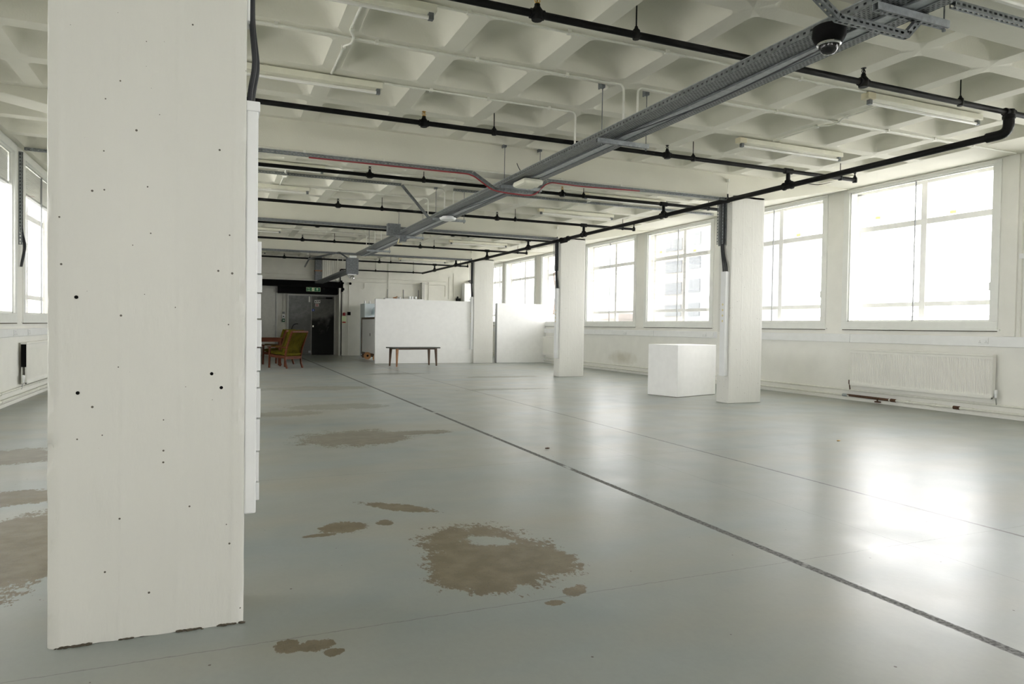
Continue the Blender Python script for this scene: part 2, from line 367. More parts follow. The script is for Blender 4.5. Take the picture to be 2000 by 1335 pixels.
def single(name, bm, m, label, cat, group=None, smooth=False, bevel=0, kind=None):
    xs = [v.co.x for v in bm.verts]; ys = [v.co.y for v in bm.verts]; zs = [v.co.z for v in bm.verts]
    c = Vector(((min(xs)+max(xs))/2, (min(ys)+max(ys))/2, min(zs)))
    for v in bm.verts: v.co -= c
    o = bpy.data.objects.new(name, mesh(name, bm, m, smooth)); o.location = c; C.objects.link(o)
    if bevel: bev(o, bevel)
    return tag(o, label, cat, group, kind)
def root(name, loc, label, cat, group=None, rotz=0, kind=None):
    o = bpy.data.objects.new(name, None); C.objects.link(o); o.location = loc; o.rotation_euler = (0, 0, rotz); o.empty_display_size = .05
    return tag(o, label, cat, group, kind)
def part(name, bm, m, parent, label=None, smooth=False, bevel=0, local=False, kind=None):
    """world-coordinate geometry hung under a thing (or a part of one)"""
    if not local:
        off = Vector((0, 0, 0)); p = parent
        while p is not None: off += p.location; p = p.parent
        for v in bm.verts: v.co -= off
    o = bpy.data.objects.new(name, mesh(name, bm, m, smooth)); C.objects.link(o); o.parent = parent
    if bevel: bev(o, bevel)
    if label: o['label'] = label
    if kind: o['kind'] = kind
    return o
def copy_tree(o, parent=None, loc=None, label=None):
    c = o.copy(); C.objects.link(c); c.parent = parent
    if loc is not None: c.location = loc
    if label: c['label'] = label
    for ch in [q for q in bpy.data.objects if q.parent == o and q != c]: copy_tree(ch, c)
    return c
def struct(name, bm, m, smooth=False, bevel=0, label=None, cat=None):
    o = bpy.data.objects.new(name, mesh(name, bm, m, smooth)); C.objects.link(o); o['kind'] = 'structure'
    if bevel: bev(o, bevel)
    tag(o, label, cat); return o

# ------------------------------------------------------------ floor, ceiling, walls
b = bm_(); box(b, XL-.4, XR+.4, YB-.3, 29.0, -.25, 0); struct('floor', b, M['floor'], label='glossy grey painted concrete floor with worn brown patches', cat='floor')

def ring_pts(cx, cy_, hx, hy, r, z, n=4):
    o = []
    for (sx_, sy_, a0) in ((1, 1, 0), (-1, 1, 90), (-1, -1, 180), (1, -1, 270)):
        for k in range(n+1):
            t = math.radians(a0+90*k/n); o.append(Vector((cx+sx_*(hx-r)+r*math.cos(t), cy_+sy_*(hy-r)+r*math.sin(t), z)))
    return o
def coffer(bm, x0, x1, y0, y1, rim=.088, n=4):
    cx, cyy = (x0+x1)/2, (y0+y1)/2; hx, hy = (x1-x0)/2-rim, (y1-y0)/2-rim
    if hx < .1: return
    corners = [bm.verts.new(p) for p in ((x1, y1, ZR), (x0, y1, ZR), (x0, y0, ZR), (x1, y0, ZR))]
    prof = [(0, 0, .07), (.006, .010, .08), (.035, .075, .10), (.075, .135, .13), (.12, .175, .17), (.18, .20, .2), (.26, .212, .2)]
    rings = []
    for ins, dz, r in prof: rings.append([bm.verts.new(p) for p in ring_pts(cx, cyy, hx-ins, hy-ins, min(r, hx-ins-.01, hy-ins-.01), ZR+dz, n)])
    R0 = rings[0]; m = len(R0)
    for q in range(4):
        for k in range(n): bm.faces.new((corners[q], R0[q*(n+1)+k], R0[q*(n+1)+k+1]))
        a = R0[q*(n+1)+n]; c = R0[((q+1)*(n+1)) % m]
        bm.faces.new((corners[q], a, c, corners[(q+1) % 4]))
    for A, B in zip(rings, rings[1:]):
        for k in range(m): bm.faces.new((A[k], A[(k+1) % m], B[(k+1) % m], B[k]))
    bm.faces.new(rings[-1])
xe = [XL] + [1.03+.95*k for k in range(-3, 10)]
b = bm_()
for i in range(6):
    ys = YF[i]+.45; ye = YF[i+1]; step = .945
    eds = [ys] + [ye-step*k for k in range(5, 0, -1)] + [ye]
    for y0, y1 in zip(eds, eds[1:]):
        for x0, x1 in zip(xe, xe[1:]):
            coffer(b, x0, x1, y0, y1)
    vs = [b.verts.new(p) for p in ((9.58, ys, ZR), (XR+.05, ys, ZR), (XR+.05, ye, ZR), (9.58, ye, ZR))]; b.faces.new(vs)
bmesh.ops.remove_doubles(b, verts=b.verts[:], dist=.0005)
ceil = struct('ceiling', b, M['ceil'], smooth=True, label='white painted waffle slab ceiling of square coffers', cat='ceiling')
b = bm_(); box(b, XL-.4, XR+.4, YB-.3, 29.0, 4.02, 4.25); part('slab_top', b, M['ceil'], ceil)
for i in range(0, 7):
    b = bm_(); prof_ = [(XL-.05, ZR+.01), (CXL-.02, ZB), (CXR+CW+.02, ZB), (XR+.05, ZR+.01), (XR+.05, ZR+.25), (XL-.05, ZR+.25)]
    f0 = [b.verts.new((x, YF[i], z)) for x, z in prof_]; f1 = [b.verts.new((x, YF[i]+.45, z)) for x, z in prof_]
    b.faces.new(f0); b.faces.new(f1[::-1])
    for q in range(6): b.faces.new((f0[q], f0[(q+1) % 6], f1[(q+1) % 6], f1[q]))
    part('downstand_beam', b, M['ceil'], ceil, bevel=.008)

def wall_with_windows(name, x0, x1, wins, z0, z1, mats, label):
    b = bm_(); ya = YB-.3; yb = 29.0
    box(b, x0, x1, ya, yb, 0, z0); box(b, x0, x1, ya, yb, z1, 4.05)
    e = [ya] + [q for w_ in wins for q in w_] + [yb]
    for a, c in zip(e[::2], e[1::2]): box(b, x0, x1, a, c, z0, z1)
    return struct(name, b, mats, label=label, cat='wall')
ex = .085   # window frame width around the glass
wall_with_windows('wall_right', XR, XR+.36, [(a-ex, c+ex) for a, c in WR], WZ0-ex, WZ1+ex-.02, M['wallst'], 'white painted wall with large windows on the right side')
wall_with_windows('wall_left', XL-.36, XL, [(a-ex, c+ex) for a, c in WL], 1.29-ex, 3.6+ex, M['wall'], 'white painted window wall seen left of the near column')
b = bm_(); box(b, XL-.3, -1.2, YB-.25, YB, 0, 4.05); box(b, 2.6, XR+.3, YB-.25, YB, 0, 4.05); box(b, -1.2, 2.6, YB-.25, YB, 0, 1.2); box(b, -1.2, 2.6, YB-.25, YB, 3.6, 4.05); struct('wall_back', b, M['wall'], label='white wall behind the viewer with one added unseen window opening for light', cat='wall')  # opening added out of view to light the near column front
portal('added_back_daylight', 0, -1.2, 2.6, 1.2, 3.6, 1)
_p = bpy.data.objects['added_back_daylight']; _p.location = (.7, YB-.26, 2.4); _p.rotation_euler = (math.radians(90), 0, 0); _p.data.size = 3.8; _p.data.size_y = 2.4
# end wall with the door alcove (x 2.30..4.36)
b = bm_(); box(b, 4.40, XR+.3, YE, YE+.2, 0, 4.05); box(b, XL-.3, 4.40, YE, YE+.2, 2.80, 4.05); box(b, XL-.3, .55, YE, YE+.2, 0, 2.8)
struct('wall_end', b, M['endwall'], bevel=.01, label='off-white far end wall above and right of the doors', cat='wall')
b = bm_(); box(b, .5, 2.50, 28.1, 28.25, 0, 2.85); box(b, .4, 4.6, 28.25, 28.35, -.1, 2.9); box(b, 2.50, 4.34, 28.1, 28.25, 2.34, 2.85); box(b, 4.34, 4.45, YE, 28.25, 0, 2.85); box(b, .4, .5, YE, 28.25, 0, 2.85)
struct('wall_alcove', b, M['endwall'], label='recessed grey-white wall around the steel double doors', cat='wall')
b = bm_(); box(b, 1.2, 4.42, 27.22, 27.5, 2.60, 2.83); box(b, 2.12, 4.39, 27.5, 28.05, 2.36, 2.83); box(b, .5, 4.45, 27.5, 28.1, 2.80, 2.86)
struct('trim_1', b, M['dark'], label='black painted lintel band over the door alcove', cat='lintel')
# alcove side cupboard door
ld = root('door_3', (1.3, 27.62, 0), 'white flush cupboard door left of the steel doors', 'door', kind='structure')
b = bm_(); box(b, .55, 2.12, 27.62, 27.74, 0, 2.63); part('door_frame', b, M['doorw'], ld, bevel=.004)
b = bm_(); box(b, .95, 2.04, 27.59, 27.62, .08, 2.50); part('door_leaf', b, M['doorw'], ld, bevel=.003)
b = bm_(); box(b, 2.055, 2.075, 27.598, 27.625, 0, 2.55); part('edge_strip', b, M['grey'], ld)
b = bm_(); tube(b, [(2.0, 27.59, 1.12), (2.0, 27.55, 1.12)], .012); part('door_knob', b, M['grey'], ld)
# steel double doors
d1 = root('door_1', (2.98, 28.08, 0), 'mottled grey steel door leaf, left of the pair', 'door', kind='structure')
b = bm_(); box(b, 2.56, 3.40, 28.04, 28.09, .006, 2.29); part('door_leaf', b, M['doorL'], d1, bevel=.003)
b = bm_(); box(b, 3.30, 3.36, 28.032, 28.042, 2.05, 2.27); part('notice_label', b, M['paper'], d1, label='narrow white vertical notice at top of grey door')
b = bm_(); tube(b, bez((2.68, 28.03, .98), (2.68, 27.97, 1.14), (2.78, 27.93, 1.22), (2.90, 27.93, 1.20), 8), .014, 8); part('door_handle', b, M['dark'], d1, smooth=True)
b = bm_(); box(b, 3.31, 3.39, 28.02, 28.042, .08, .16); part('floor_bolt', b, M['galv'], d1)
d2 = root('door_2', (3.84, 28.08, 0), 'black-stained steel door leaf with warning signs, right of the pair', 'door', kind='structure')
b = bm_(); box(b, 3.42, 4.27, 28.04, 28.09, .006, 2.29); part('door_leaf', b, M['doorR'], d2, bevel=.003)
b = bm_(); box(b, 3.52, 3.74, 28.03, 28.042, 2.02, 2.14); sg = part('warning_sign', b, M['paper'], d2, label='white sign with three black triangles')
for k, (xx, upw) in enumerate(((3.56, 1), (3.63, -1), (3.70, -1))):
    b = bm_(); s = .026
    vs = [b.verts.new(p) for p in ((xx-s, 28.027, 2.08-s*upw), (xx+s, 28.027, 2.08-s*upw), (xx, 28.027, 2.08+s*upw))]; b.faces.new(vs)
    e_ = bmesh.ops.extrude_face_region(b, geom=b.faces[:]); bmesh.ops.translate(b, vec=(0, .003, 0), verts=[v for v in e_['geom'] if isinstance(v, bmesh.types.BMVert)])
    part('triangle', b, M['dark'], sg)
b = bm_(); box(b, 3.55, 3.69, 28.03, 28.042, 1.88, 2.0); sg = part('red_notice', b, M['paper'], d2, label='small notice printed in red')
for k in range(3):
    b = bm_(); box(b, 3.56, 3.68 - .02*(k == 1), 28.026, 28.03, 1.965-.035*k, 1.985-.035*k); part('print_line', b, M['redsign'], sg)
b = bm_(); box(b, 3.43, 3.52, 28.03, 28.042, 1.70, 1.79); st = part('blue_sticker', b, M['blue'], d2, label='blue square sticker with white figure')
b = bm_(); lathe(b, (3.475, 28.028, 1.765), [(.010, -.001), (.010, .002)], 10, 'y'); box(b, 3.465, 3.485, 28.027, 28.03, 1.715, 1.752); part('figure', b, M['paper'], st)
b = bm_(); box(b, 3.45, 3.50, 28.02, 28.042, 1.08, 1.15); part('lock_plate', b, M['chrome'], d2, bevel=.004)
b = bm_(); box(b, 3.95, 4.2, 27.98, 28.04, 2.19, 2.25); tube(b, [(3.97, 28.0, 2.21), (3.80, 27.9, 2.20), (3.62, 28.03, 2.22)], .01, 6); part('door_closer', b, M['dark'], d2)
b = bm_(); box(b, 3.40, 3.42, 28.03, 28.09, 0, 2.29); box(b, 2.50, 2.56, 28.02, 28.10, 0, 2.34); box(b, 4.27, 4.34, 28.02, 28.10, 0, 2.34); box(b, 2.56, 4.27, 28.02, 28.10, 2.29, 2.34)
struct('trim_2', b, M['doorw'], label='off-white frame around the steel double doors', cat='door frame')

# ------------------------------------------------------------ windows
ordR = {4: 'large window nearest on the right wall, above the long radiator', 5: 'window just right of the near right-hand column, partly behind it',
        6: 'window with a pale tower outside, left of the near right-hand column', 7: 'window right of the far lone column, between the two right-hand columns',
        8: 'narrow-looking window with an open stay beside the far right-hand column', 9: 'window above the low white partition at the far right', 10: 'last window at the far end of the right wall'}
def window(n, side, a, c, z0, z1, label, detail=True, blind=0):
    s = 1 if side == 'R' else -1; xw = XR if side == 'R' else XL
    g = root('window_%d' % n, (xw, (a+c)/2, z0-ex), label, 'window', kind='structure')
    def X(d0, d1):
        q = (xw+s*d0, xw+s*d1); return min(q), max(q)
    x0, x1 = X(-.022, .06); f = ex+.03
    b = bm_(); box(b, x0, x1, a-f, c+f, z0-f, z0); box(b, x0, x1, a-f, c+f, z1, z1+.05 if side == 'R' else z1+f); box(b, x0, x1, a-f, a, z0, z1); box(b, x0, x1, c, c+f, z0, z1)
    part('inner_frame', b, M['frame'], g, bevel=.004)
    x0, x1 = X(.01, .045); b = bm_(); m_ = (a+c)/2; t = .022
    for (p, q) in ((a, m_+.01), (m_-.01, c)):
        box(b, x0, x1, p, q, z0, z0+t); box(b, x0, x1, p, q, z1-t, z1)
    box(b, x0, x1, a, a+t, z0, z1); box(b, x0, x1, c-t, c, z0, z1)
    part('sliding_sash', b, M['frame'], g)
    x0, x1 = X(.015, .035); b = bm_(); box(b, x0, x1, m_-.007, m_+.007, z0, z1); part('meeting_rail', b, M['grey'], g)
    x0, x1 = X(.028, .031)
    for (p, q) in ((a+t, m_-.007), (m_+.007, c-t)):
        b = bm_(); box(b, x0, x1, p, q, z0+t, z1-t); part('inner_pane', b, M['dusty'], g)
    # outer steel casement
    x0, x1 = X(.235, .285); B = bm_(); a2, c2 = a-.06, c+.06; mt = .05
    box(B, x0, x1, a2, c2, z0-.06, z0+.03); box(B, x0, x1, a2, c2, z1-.03, z1+.06); box(B, x0, x1, a2, a2+.10, z0, z1); box(B, x0, x1, c2-.10, c2, z0, z1)
    part('outer_frame', B, M['frame2'], g, bevel=.004)
    zt, zl = z0+1.63, z0+.29
    B = bm_(); box(B, x0, x1, a2+.1, c2-.1, zt-.045, zt+.045); box(B, x0, x1, a2+.1, c2-.1, zl-.036, zl+.036); part('glazing_bar', B, M['frame2'], g)
    B = bm_(); box(B, x0-.01, x1+.01, m_-.05, m_+.05, z0, z1); part('centre_mullion', B, M['frame2'], g, bevel=.003)
    x0, x1 = X(.258, .262); B = bm_(); box(B, x0, x1, a2+.05, c2-.05, z0-.03, z1+.03); part('outer_pane', B, M['glass'], g)
    x0, x1 = X(-.045, .235); B = bm_(); box(B, x0 if side == 'R' else x0, x1, a-f-.02, c+f+.02, z0-f-.015, z0-f+.012) if False else box(B, *X(-.03, .0), a-f-.03, c+f+.03, z0-f-.022, z0-f)
    part('sill_board', B, M['frame'], g)
    x0, x1 = X(-.026, -.001); B = bm_(); box(B, x0, x1, a-f+.01, c+f-.03, z0-f-.034, z0-f-.022); part('sill_shadow_strip', B, M['dirt_shade'], g)  # dark strip put in for the shadow line below the sill board
    if detail:
        for (yy, zz) in ((c-.55, zt+.14), (a+.62, zt+.05)):
            x0, x1 = X(.024, .027); B = bm_(); box(B, x0, x1, yy-.05, yy+.05, zz-.024, zz+.024); part('tape_patch', B, M['tape'], g, label='yellowed scrap of tape on the pane')
        x0, x1 = X(-.01, .02); B = bm_(); box(B, x0, x1, a+.002, a+.03, z0+.45, z0+.57); part('finger_catch', B, M['frame'], g, bevel=.004)
    if blind:
        x0, x1 = X(.06, .10)
        B = bm_(); uvn = int(blind/.028)
        for k in range(uvn): box(B, x0, x1, a+.03, c-.03, z1-.02-k*.028-.022, z1-.02-k*.028)
        part('venetian_blind', B, M['board'], g, label='white slatted blind, lowered further on unseen windows to cut light')
        B = bm_(); box(B, x0-.01, x1+.01, a+.02, c-.02, z1-.05-blind, z1-.02-blind); part('blind_rail', B, M['grey'], g)
    return g
n = 1
for i, (a, c) in enumerate(WR):
    lb = ordR.get(i, 'added unseen window for light, right wall level with or behind the viewer' if i < 3 else 'right wall window just outside the picture beside the nearest pier')
    window(n, 'R', a, c, WZ0, WZ1, lb, detail=i in (4, 5, 6)); n += 1
for i, (a, c) in enumerate(WL):
    lb = {4: 'tall left wall window cut by the left edge of the picture', 5: 'left wall window with half-lowered blind beside the near column'}.get(i, 'left wall window hidden behind the near column' if i > 5 else 'added unseen window for light, left wall outside the picture')
    window(n, 'L', a, c, 1.29, 3.6, lb, detail=False, blind={2: 1.2, 3: 1.2, 4: .42, 5: .42}.get(i, 0)); n += 1  # two unseen windows get deep blinds, added to cut light from the left
# window stay leaning in the opening of window 9
g = root('window_stay', (10.5, 21.3, 1.6), 'bent brown metal stay in the open far window beside the far column', 'window stay')
b = bm_(); tube(b, [(10.54, 21.3, 3.05), (10.48, 21.0, 2.4), (10.54, 21.25, 1.66)], .022, 6); tube(b, [(10.54, 21.3, 3.05), (10.54, 20.8, 3.08)], .02, 6)
part('stay_arm', b, M['lwood'], g)

# ------------------------------------------------------------ columns
def column(x0, y0, label, fine=False, w=CW):
    b = bm_(); nx, ny, nz = (28, 14, 150) if fine else (2, 2, 12)
    x1, y1, z1 = x0+w, y0+CD, ZB+.05
    if not fine:
        box(b, x0, x1, y0, y1, 0, z1)
    else:
        def grid(o, u, v, nu, nv):
            o, u, v = Vector(o), Vector(u), Vector(v)
            vs = [[b.verts.new(o+u*i/nu+v*j/nv) for i in range(nu+1)] for j in range(nv+1)]
            for j in range(nv):
                for i in range(nu): b.faces.new((vs[j][i], vs[j][i+1], vs[j+1][i+1], vs[j+1][i]))
        grid((x0, y0, 0), (w, 0, 0), (0, 0, z1), nx, nz); grid((x1, y0, 0), (0, CD, 0), (0, 0, z1), ny, nz)
        grid((x1, y1, 0), (-w, 0, 0), (0, 0, z1), nx, nz); grid((x0, y1, 0), (0, -CD, 0), (0, 0, z1), ny, nz)
        bmesh.ops.remove_doubles(b, verts=b.verts[:], dist=.0005)
        from mathutils import noise as mn
        cx, cy_ = (x0+x1)/2, (y0+y1)/2
        for v in b.verts:
            p = v.co.copy(); ed = min(abs(p.x-x0), abs(p.x-x1)) < .002 and min(abs(p.y-y0), abs(p.y-y1)) < .002
            k = mn.noise(p*9)*.0018 + mn.noise(p*2.3)*.002
            d = Vector((p.x-cx, p.y-cy_, 0)); 
            if ed:
                k2 = max(0, mn.noise(Vector((p.x*3, p.y*3, p.z*9)))-.05)*.035*(1 if p.z < 1.4 else .4) + .004
                if p.z < .12: k2 += .004
                v.co.x -= math.copysign(k2, d.x); v.co.y -= math.copysign(k2, d.y)
            else:
                v.co += Vector((math.copysign(1, d.x)*k if abs(abs(d.x)-w/2) < .002 else 0, math.copysign(1, d.y)*k if abs(abs(d.y)-CD/2) < .002 else 0, 0))
            if p.z < .005 and abs(p.y-y0) < .01: v.co.z += max(0, mn.noise(Vector((p.x*14, 3, 1))))*.012
    o = single('concrete_column', b, M['col'], label, 'column', 'white columns in two rows', smooth=fine, bevel=0 if fine else .012)
    return o
rowR = {0: 'white concrete column of the right row, behind the viewer', 1: 'white concrete column of the right row, just outside the picture on the right',
        2: 'white concrete column beside the white plinth box, nearer of the right row', 3: 'white concrete column of the right row standing alone before the far windows', 4: 'white concrete column set between the two low partition walls'}
rowL = {0: 'white column of the left row, behind the viewer', 1: 'huge white pitted concrete column in the left foreground'}
for i in range(1, 5): column(CXR, YF[i+1] if i else 0, rowR[i]) if i > 1 else None
column(CXR+.9, YF[1], rowR[0]); 
near = column(CXL, YF[2], rowL[1], fine=True, w=.67)
for i in (3, 4, 5): column(CXL, YF[i], 'white concrete column of the left row, hidden behind the foreground column', w=.67)
# the crumbled edge under the foreground column
b = bm_()
for k in range(90):
    t = random.choice((.12, .15, .38, .66, .7, .93))+random.gauss(0, .05); t = min(max(t, 0), 1); px = CXL+.0+t*.67; s = random.uniform(.003, .009)
    if random.random() < .25: px = CXL+.02+random.random()*.12
    py = YF[2]-random.uniform(-.006, .008); bmesh.ops.create_icosphere(b, subdivisions=1, radius=s, matrix=Matrix.Translation((px, py, s*.35))@Matrix.Diagonal((1.6, .8, .6, 1)))
single('crumbled_plaster', b, M['dirt_shade'], 'dark crumbs of plaster along the foot of the foreground column', 'debris', kind='stuff')
# four drilled holes
for k, (hx, hz) in enumerate(((-.465, .935), (-.47, 1.285), (-.015, 1.0), (.02, .945))):
    b = bm_(); lathe(b, (hx, YF[2]-.001, hz), [(.0065, -.0008), (.0065, .004)], 12, 'y')
    single('drill_hole', b, M['dark'], ['drilled black hole low left on the foreground column', 'drilled black hole higher left on the foreground column', 'upper of two drilled holes low right on the foreground column', 'lower of two drilled holes low right on the foreground column'][k], 'hole', 'drilled holes in the column')

# foreground column side trunking with a broken second run behind
g = root('cable_trunking', (.13, 3.05, .43), 'tall white plastic cable trunking on the side of the foreground column', 'trunking')
b = bm_(); box(b, .107, .152, 2.99, 3.10, .43, 2.07); part('trunking_body', b, M['pvc'], g, bevel=.006)
b = bm_(); box(b, .105, .158, 2.985, 3.105, 2.045, 2.085); part('end_cap', b, M['pvc'], g, bevel=.004)
g = root('cable_trunking', (.15, 3.18, .45), 'stepped white trunking behind, edged by broken cover lengths, beside the foreground column', 'trunking')
zz = [.45, .53, .66, .80, .93, 1.0, 1.10, 1.22, 1.33, 1.41, 1.55]; xo = [.168, .166, .169, .171, .166, .170, .173, .170, .174, .171]
for k in range(10):
    b = bm_(); box(b, .107, xo[k]+.004, 3.13, 3.23, zz[k], zz[k+1]-.006); part('cover_length', b, M['pvc'], g, bevel=.002)
g = root('armoured_cable', (.12, 3.05, 2.085), 'bundle of black armoured cables rising above the foreground trunking', 'cable')
b = bm_()
for k, dx in enumerate((0, .012)):
    tube(b, rounded([(.118+dx, 3.03+.03*k, 2.08), (.122+dx, 3.03+.03*k, 2.14), (.140+dx, 3.03+.03*k, 2.24), (.124+dx*.5, 3.03+.03*k, 2.42), (.121, 3.03+.03*k, 3.4)], .05), .010, 8)
part('cable_bundle', b, M['cable'], g, smooth=True)
b = bm_(); box(b, .107, .118, 2.99, 3.08, 2.40, 3.36); part('backing_channel', b, M['pvc'], g, bevel=.003)

# right row columns: trunking, cables and channel on the side facing the aisle
def side_run(y, names, ztop=3.36, full=True):
    g = root('cable_trunking', (CXR-.04, y+.1, .45), names[0], 'trunking', 'trunkings on the right columns')
    b = bm_(); box(b, CXR-.075, CXR, y+.03, y+.15, .45, 2.16); part('trunking_body', b, M['pvc'], g, bevel=.004)
    b = bm_(); box(b, CXR-.03, CXR, y+.15, y+.27, .46, 1.17); part('perforated_strip', b, M['grey' if False else 'frame2'], g, bevel=.002)
    for k in range(4):
        b = bm_(); lathe(b, (CXR-.0765, y+.09, 1.62-.09*k), [(.018, -.001), (.018, .002)], 10, 'x'); part('yellow_sticker', b, M['yel'], g)
    h = root('armoured_cable', (CXR-.05, y+.1, 2.16), names[1], 'cable', 'cables above the right trunkings')
    b = bm_()
    for k in range(3):
        yy = y+.05+.045*k
        tube(b, rounded([(CXR-.035, yy-.0, 2.13), (CXR-.035, yy+.01, 2.25), (CXR-.03, y+.17+.022*k, 2.55), (CXR-.03, y+.17+.022*k, ztop-.04)], .15), .012, 8)
    part('cable_bundle', b, M['cable'], h, smooth=True)
    q = root('slotted_channel', (CXR-.03, y+.2, 2.62), names[2], 'channel', 'upright channels on the right columns')
    b = bm_(); strip(b, (CXR-.06, y+.13, 2.62), (CXR-.06, y+.13, ztop-.02), (0, .04, 0)); strip(b, (CXR-.06, y+.255, 2.62), (CXR-.06, y+.255, ztop-.02), (0, .04, 0))
    part('slotted_face', b, M['slot'], q)
    b = bm_(); box(b, CXR-.02, CXR, y+.12, y+.30, 2.60, ztop-.02); part('backing_strip', b, M['galvd'], q)
side_run(YF[3], ('white trunking with yellow stickers on the nearer right-hand column', 'black cables bending into the trunking of the nearer right-hand column', 'galvanised upright channel on the nearer right-hand column'))
side_run(YF[4], ('white trunking on the far lone right-hand column', 'black cables bending into the trunking of the far lone column', 'galvanised upright channel on the far lone right-hand column'))
side_run(YF[5], ('white trunking on the column between the partitions, showing over the wall', 'black cables on the column between the partitions', 'galvanised upright channel on the column between the partitions'))

# ------------------------------------------------------------ sprinkler pipes
ZP, RP = 3.51, .028
def sprinkler(parent, x, y, brass=False, zc=ZP):
    b = bm_(); lathe(b, (x, y, zc), [(.040, -.045), (.046, -.02), (.046, .025), (.03, .045), (.022, .06), (.022, .075)], 12); tube(b, [(x-.055, y, zc), (x+.055, y, zc)], .037, 12)
    o = part('sprinkler_tee', b, M['black'], parent, smooth=True)
    b = bm_(); lathe(b, (x, y, zc), [(.014, .075), (.016, .085), (.006, .09), (.006, .12), (.004, .125)], 8)
    for s in (-1, 1): tube(b, [(x+s*.012, y, zc+.08), (x+s*.022, y, zc+.10), (x+s*.006, y, zc+.128)], .004, 6)
    lathe(b, (x, y, zc), [(.004, .125), (.024, .128), (.024, .131), (.004, .134)], 12)
    part('sprinkler_head', b, M['brass'] if brass else M['black'], o, smooth=False)
def hanger(parent, x, y, zc=ZP, ztop=3.74):
    b = bm_(); lathe(b, (x, y, zc), [(.0, -.036), (.028, -.034), (.034, 0), (.030, .035), (.016, .05), (.012, .065), (.008, .07)], 10)
    tube(b, [(x, y, zc+.05), (x, y, ztop)], .006, 6); part('pipe_hanger', b, M['black'], parent, smooth=True)
PY = [4.73, 7.78, 10.83, 13.87, 16.90, 19.95, 22.95, 25.5]
ordw = ['nearest', 'second nearest', 'third', 'fourth', 'fifth', 'sixth', 'seventh', 'farthest']
for i, y in enumerate(PY):
    xend = 8.92 if i else 9.7
    g = root('sprinkler_pipe', (3, y, ZP), 'black sprinkler branch pipe crossing below the ceiling, %s one' % ordw[i], 'sprinkler pipe', 'sprinkler branch pipes')
    b = bm_(); tube(b, [(-.25, y, ZP), (xend, y, ZP)], RP, 12); part('pipe', b, M['black'], g, smooth=True)
    for k, x in enumerate((2.17, 5.5)): sprinkler(g, x, y, brass=(i in (0, 1) and k == 0) or (i == 2 and k == 1))
    for x in (-.2, 3.03, 6.84 if i == 0 else 5.92, 8.62): hanger(g, x, y)
    b = bm_(); lathe(b, (xend, y, ZP), [(.034, -.04), (.036, 0), (.034, .03), (.02, .05), (.012, .07)], 10); part('end_elbow', b, M['black'], g, smooth=True)
    b = bm_(); lathe(b, (xend, y, ZP), [(.012, .07), (.008, .09), (.02, .10), (.02, .108), (.004, .125)], 8); part('sprinkler_head', b, M['black'], g)
    b = bm_(); tube(b, [(7.6-.07, y, ZP), (7.6+.07, y, ZP)], .042, 12)
    if i: tube(b, [(7.6, y, ZP), (7.6, y, 3.30)], .03, 12); lathe(b, (7.6, y, 3.29), [(.042, .09), (.05, .07), (.042, .05)], 12)
    part('drop_tee', b, M['black'], g, smooth=True)
g = root('sprinkler_main', (7.6, 12, 3.29), 'black sprinkler main pipe running down the room along the right columns', 'sprinkler pipe')
b = bm_(); tube(b, rounded([(7.6, PY[0], ZP-.02), (7.6, PY[0], 3.30), (7.6, 5.1, 3.30), (7.6, 27.2, 3.30)], .13, 6), .038, 14); part('pipe', b, M['black'], g, smooth=True)
b = bm_(); tube(b, rounded([(7.6, PY[0], ZP+.03), (7.6, PY[0], 3.30), (7.6, PY[0]+.22, 3.30)], .13, 6), .052, 14); lathe(b, (7.6, PY[0], ZP), [(.048, -.075), (.062, -.06), (.062, -.03), (.048, -.02)], 14)
part('elbow', b, M['black'], g, smooth=True)
for y in PY[1:]:
    b = bm_(); lathe(b, (7.6, y, 3.30), [(.046, -.085), (.058, -.08), (.058, -.06), (.048, -.05), (.048, .05), (.058, .06), (.058, .08), (.046, .085)], 14, 'y'); lathe(b, (7.6, y, 3.30), [(.045, .02), (.045, .075)], 12)
    part('flanged_tee', b, M['black'], g, smooth=True)
for y in (9.07, 15.19, 21.37):
    b = bm_(); lathe(b, (7.6, y, 3.30), [(.040, -.022), (.046, -.02), (.046, .02), (.040, .022)], 12, 'y'); tube(b, [(7.6, y, 3.33), (7.6, y, 3.40)], .013, 6); part('clamp', b, M['black'], g)
    b = bm_(); tube(b, [(7.6, y, 3.38), (7.6, y, 3.60)], .006, 6); box(b, 7.585, 7.615, y-.03, y+.03, 3.59, 3.64); part('hanger_rod', b, M['white'], g)
b = bm_(); lathe(b, (7.6, 14.8, 3.30), [(.04, -.20), (.06, -.19), (.06, -.15), (.045, -.13), (.045, .13), (.06, .15), (.06, .19), (.04, .2)], 14, 'y'); box(b, 7.55, 7.58, 14.6, 14.95, 3.21, 3.25); part('valve', b, M['black'], g, smooth=True)
g = root('sprinkler_pipe', (5, 27.1, 3.3), 'thin black pipe along the far end wall turning down above the lintel', 'sprinkler pipe')
b = bm_(); tube(b, rounded([(7.6, 27.1, 3.3), (4.35, 27.1, 3.3), (4.35, 27.1, 2.75)], .06), .026, 10); part('pipe', b, M['black'], g, smooth=True)
hanger(g, 5.7, 27.1, zc=3.3, ztop=3.74); hanger(g, 7.2, 27.1, zc=3.3, ztop=3.74)

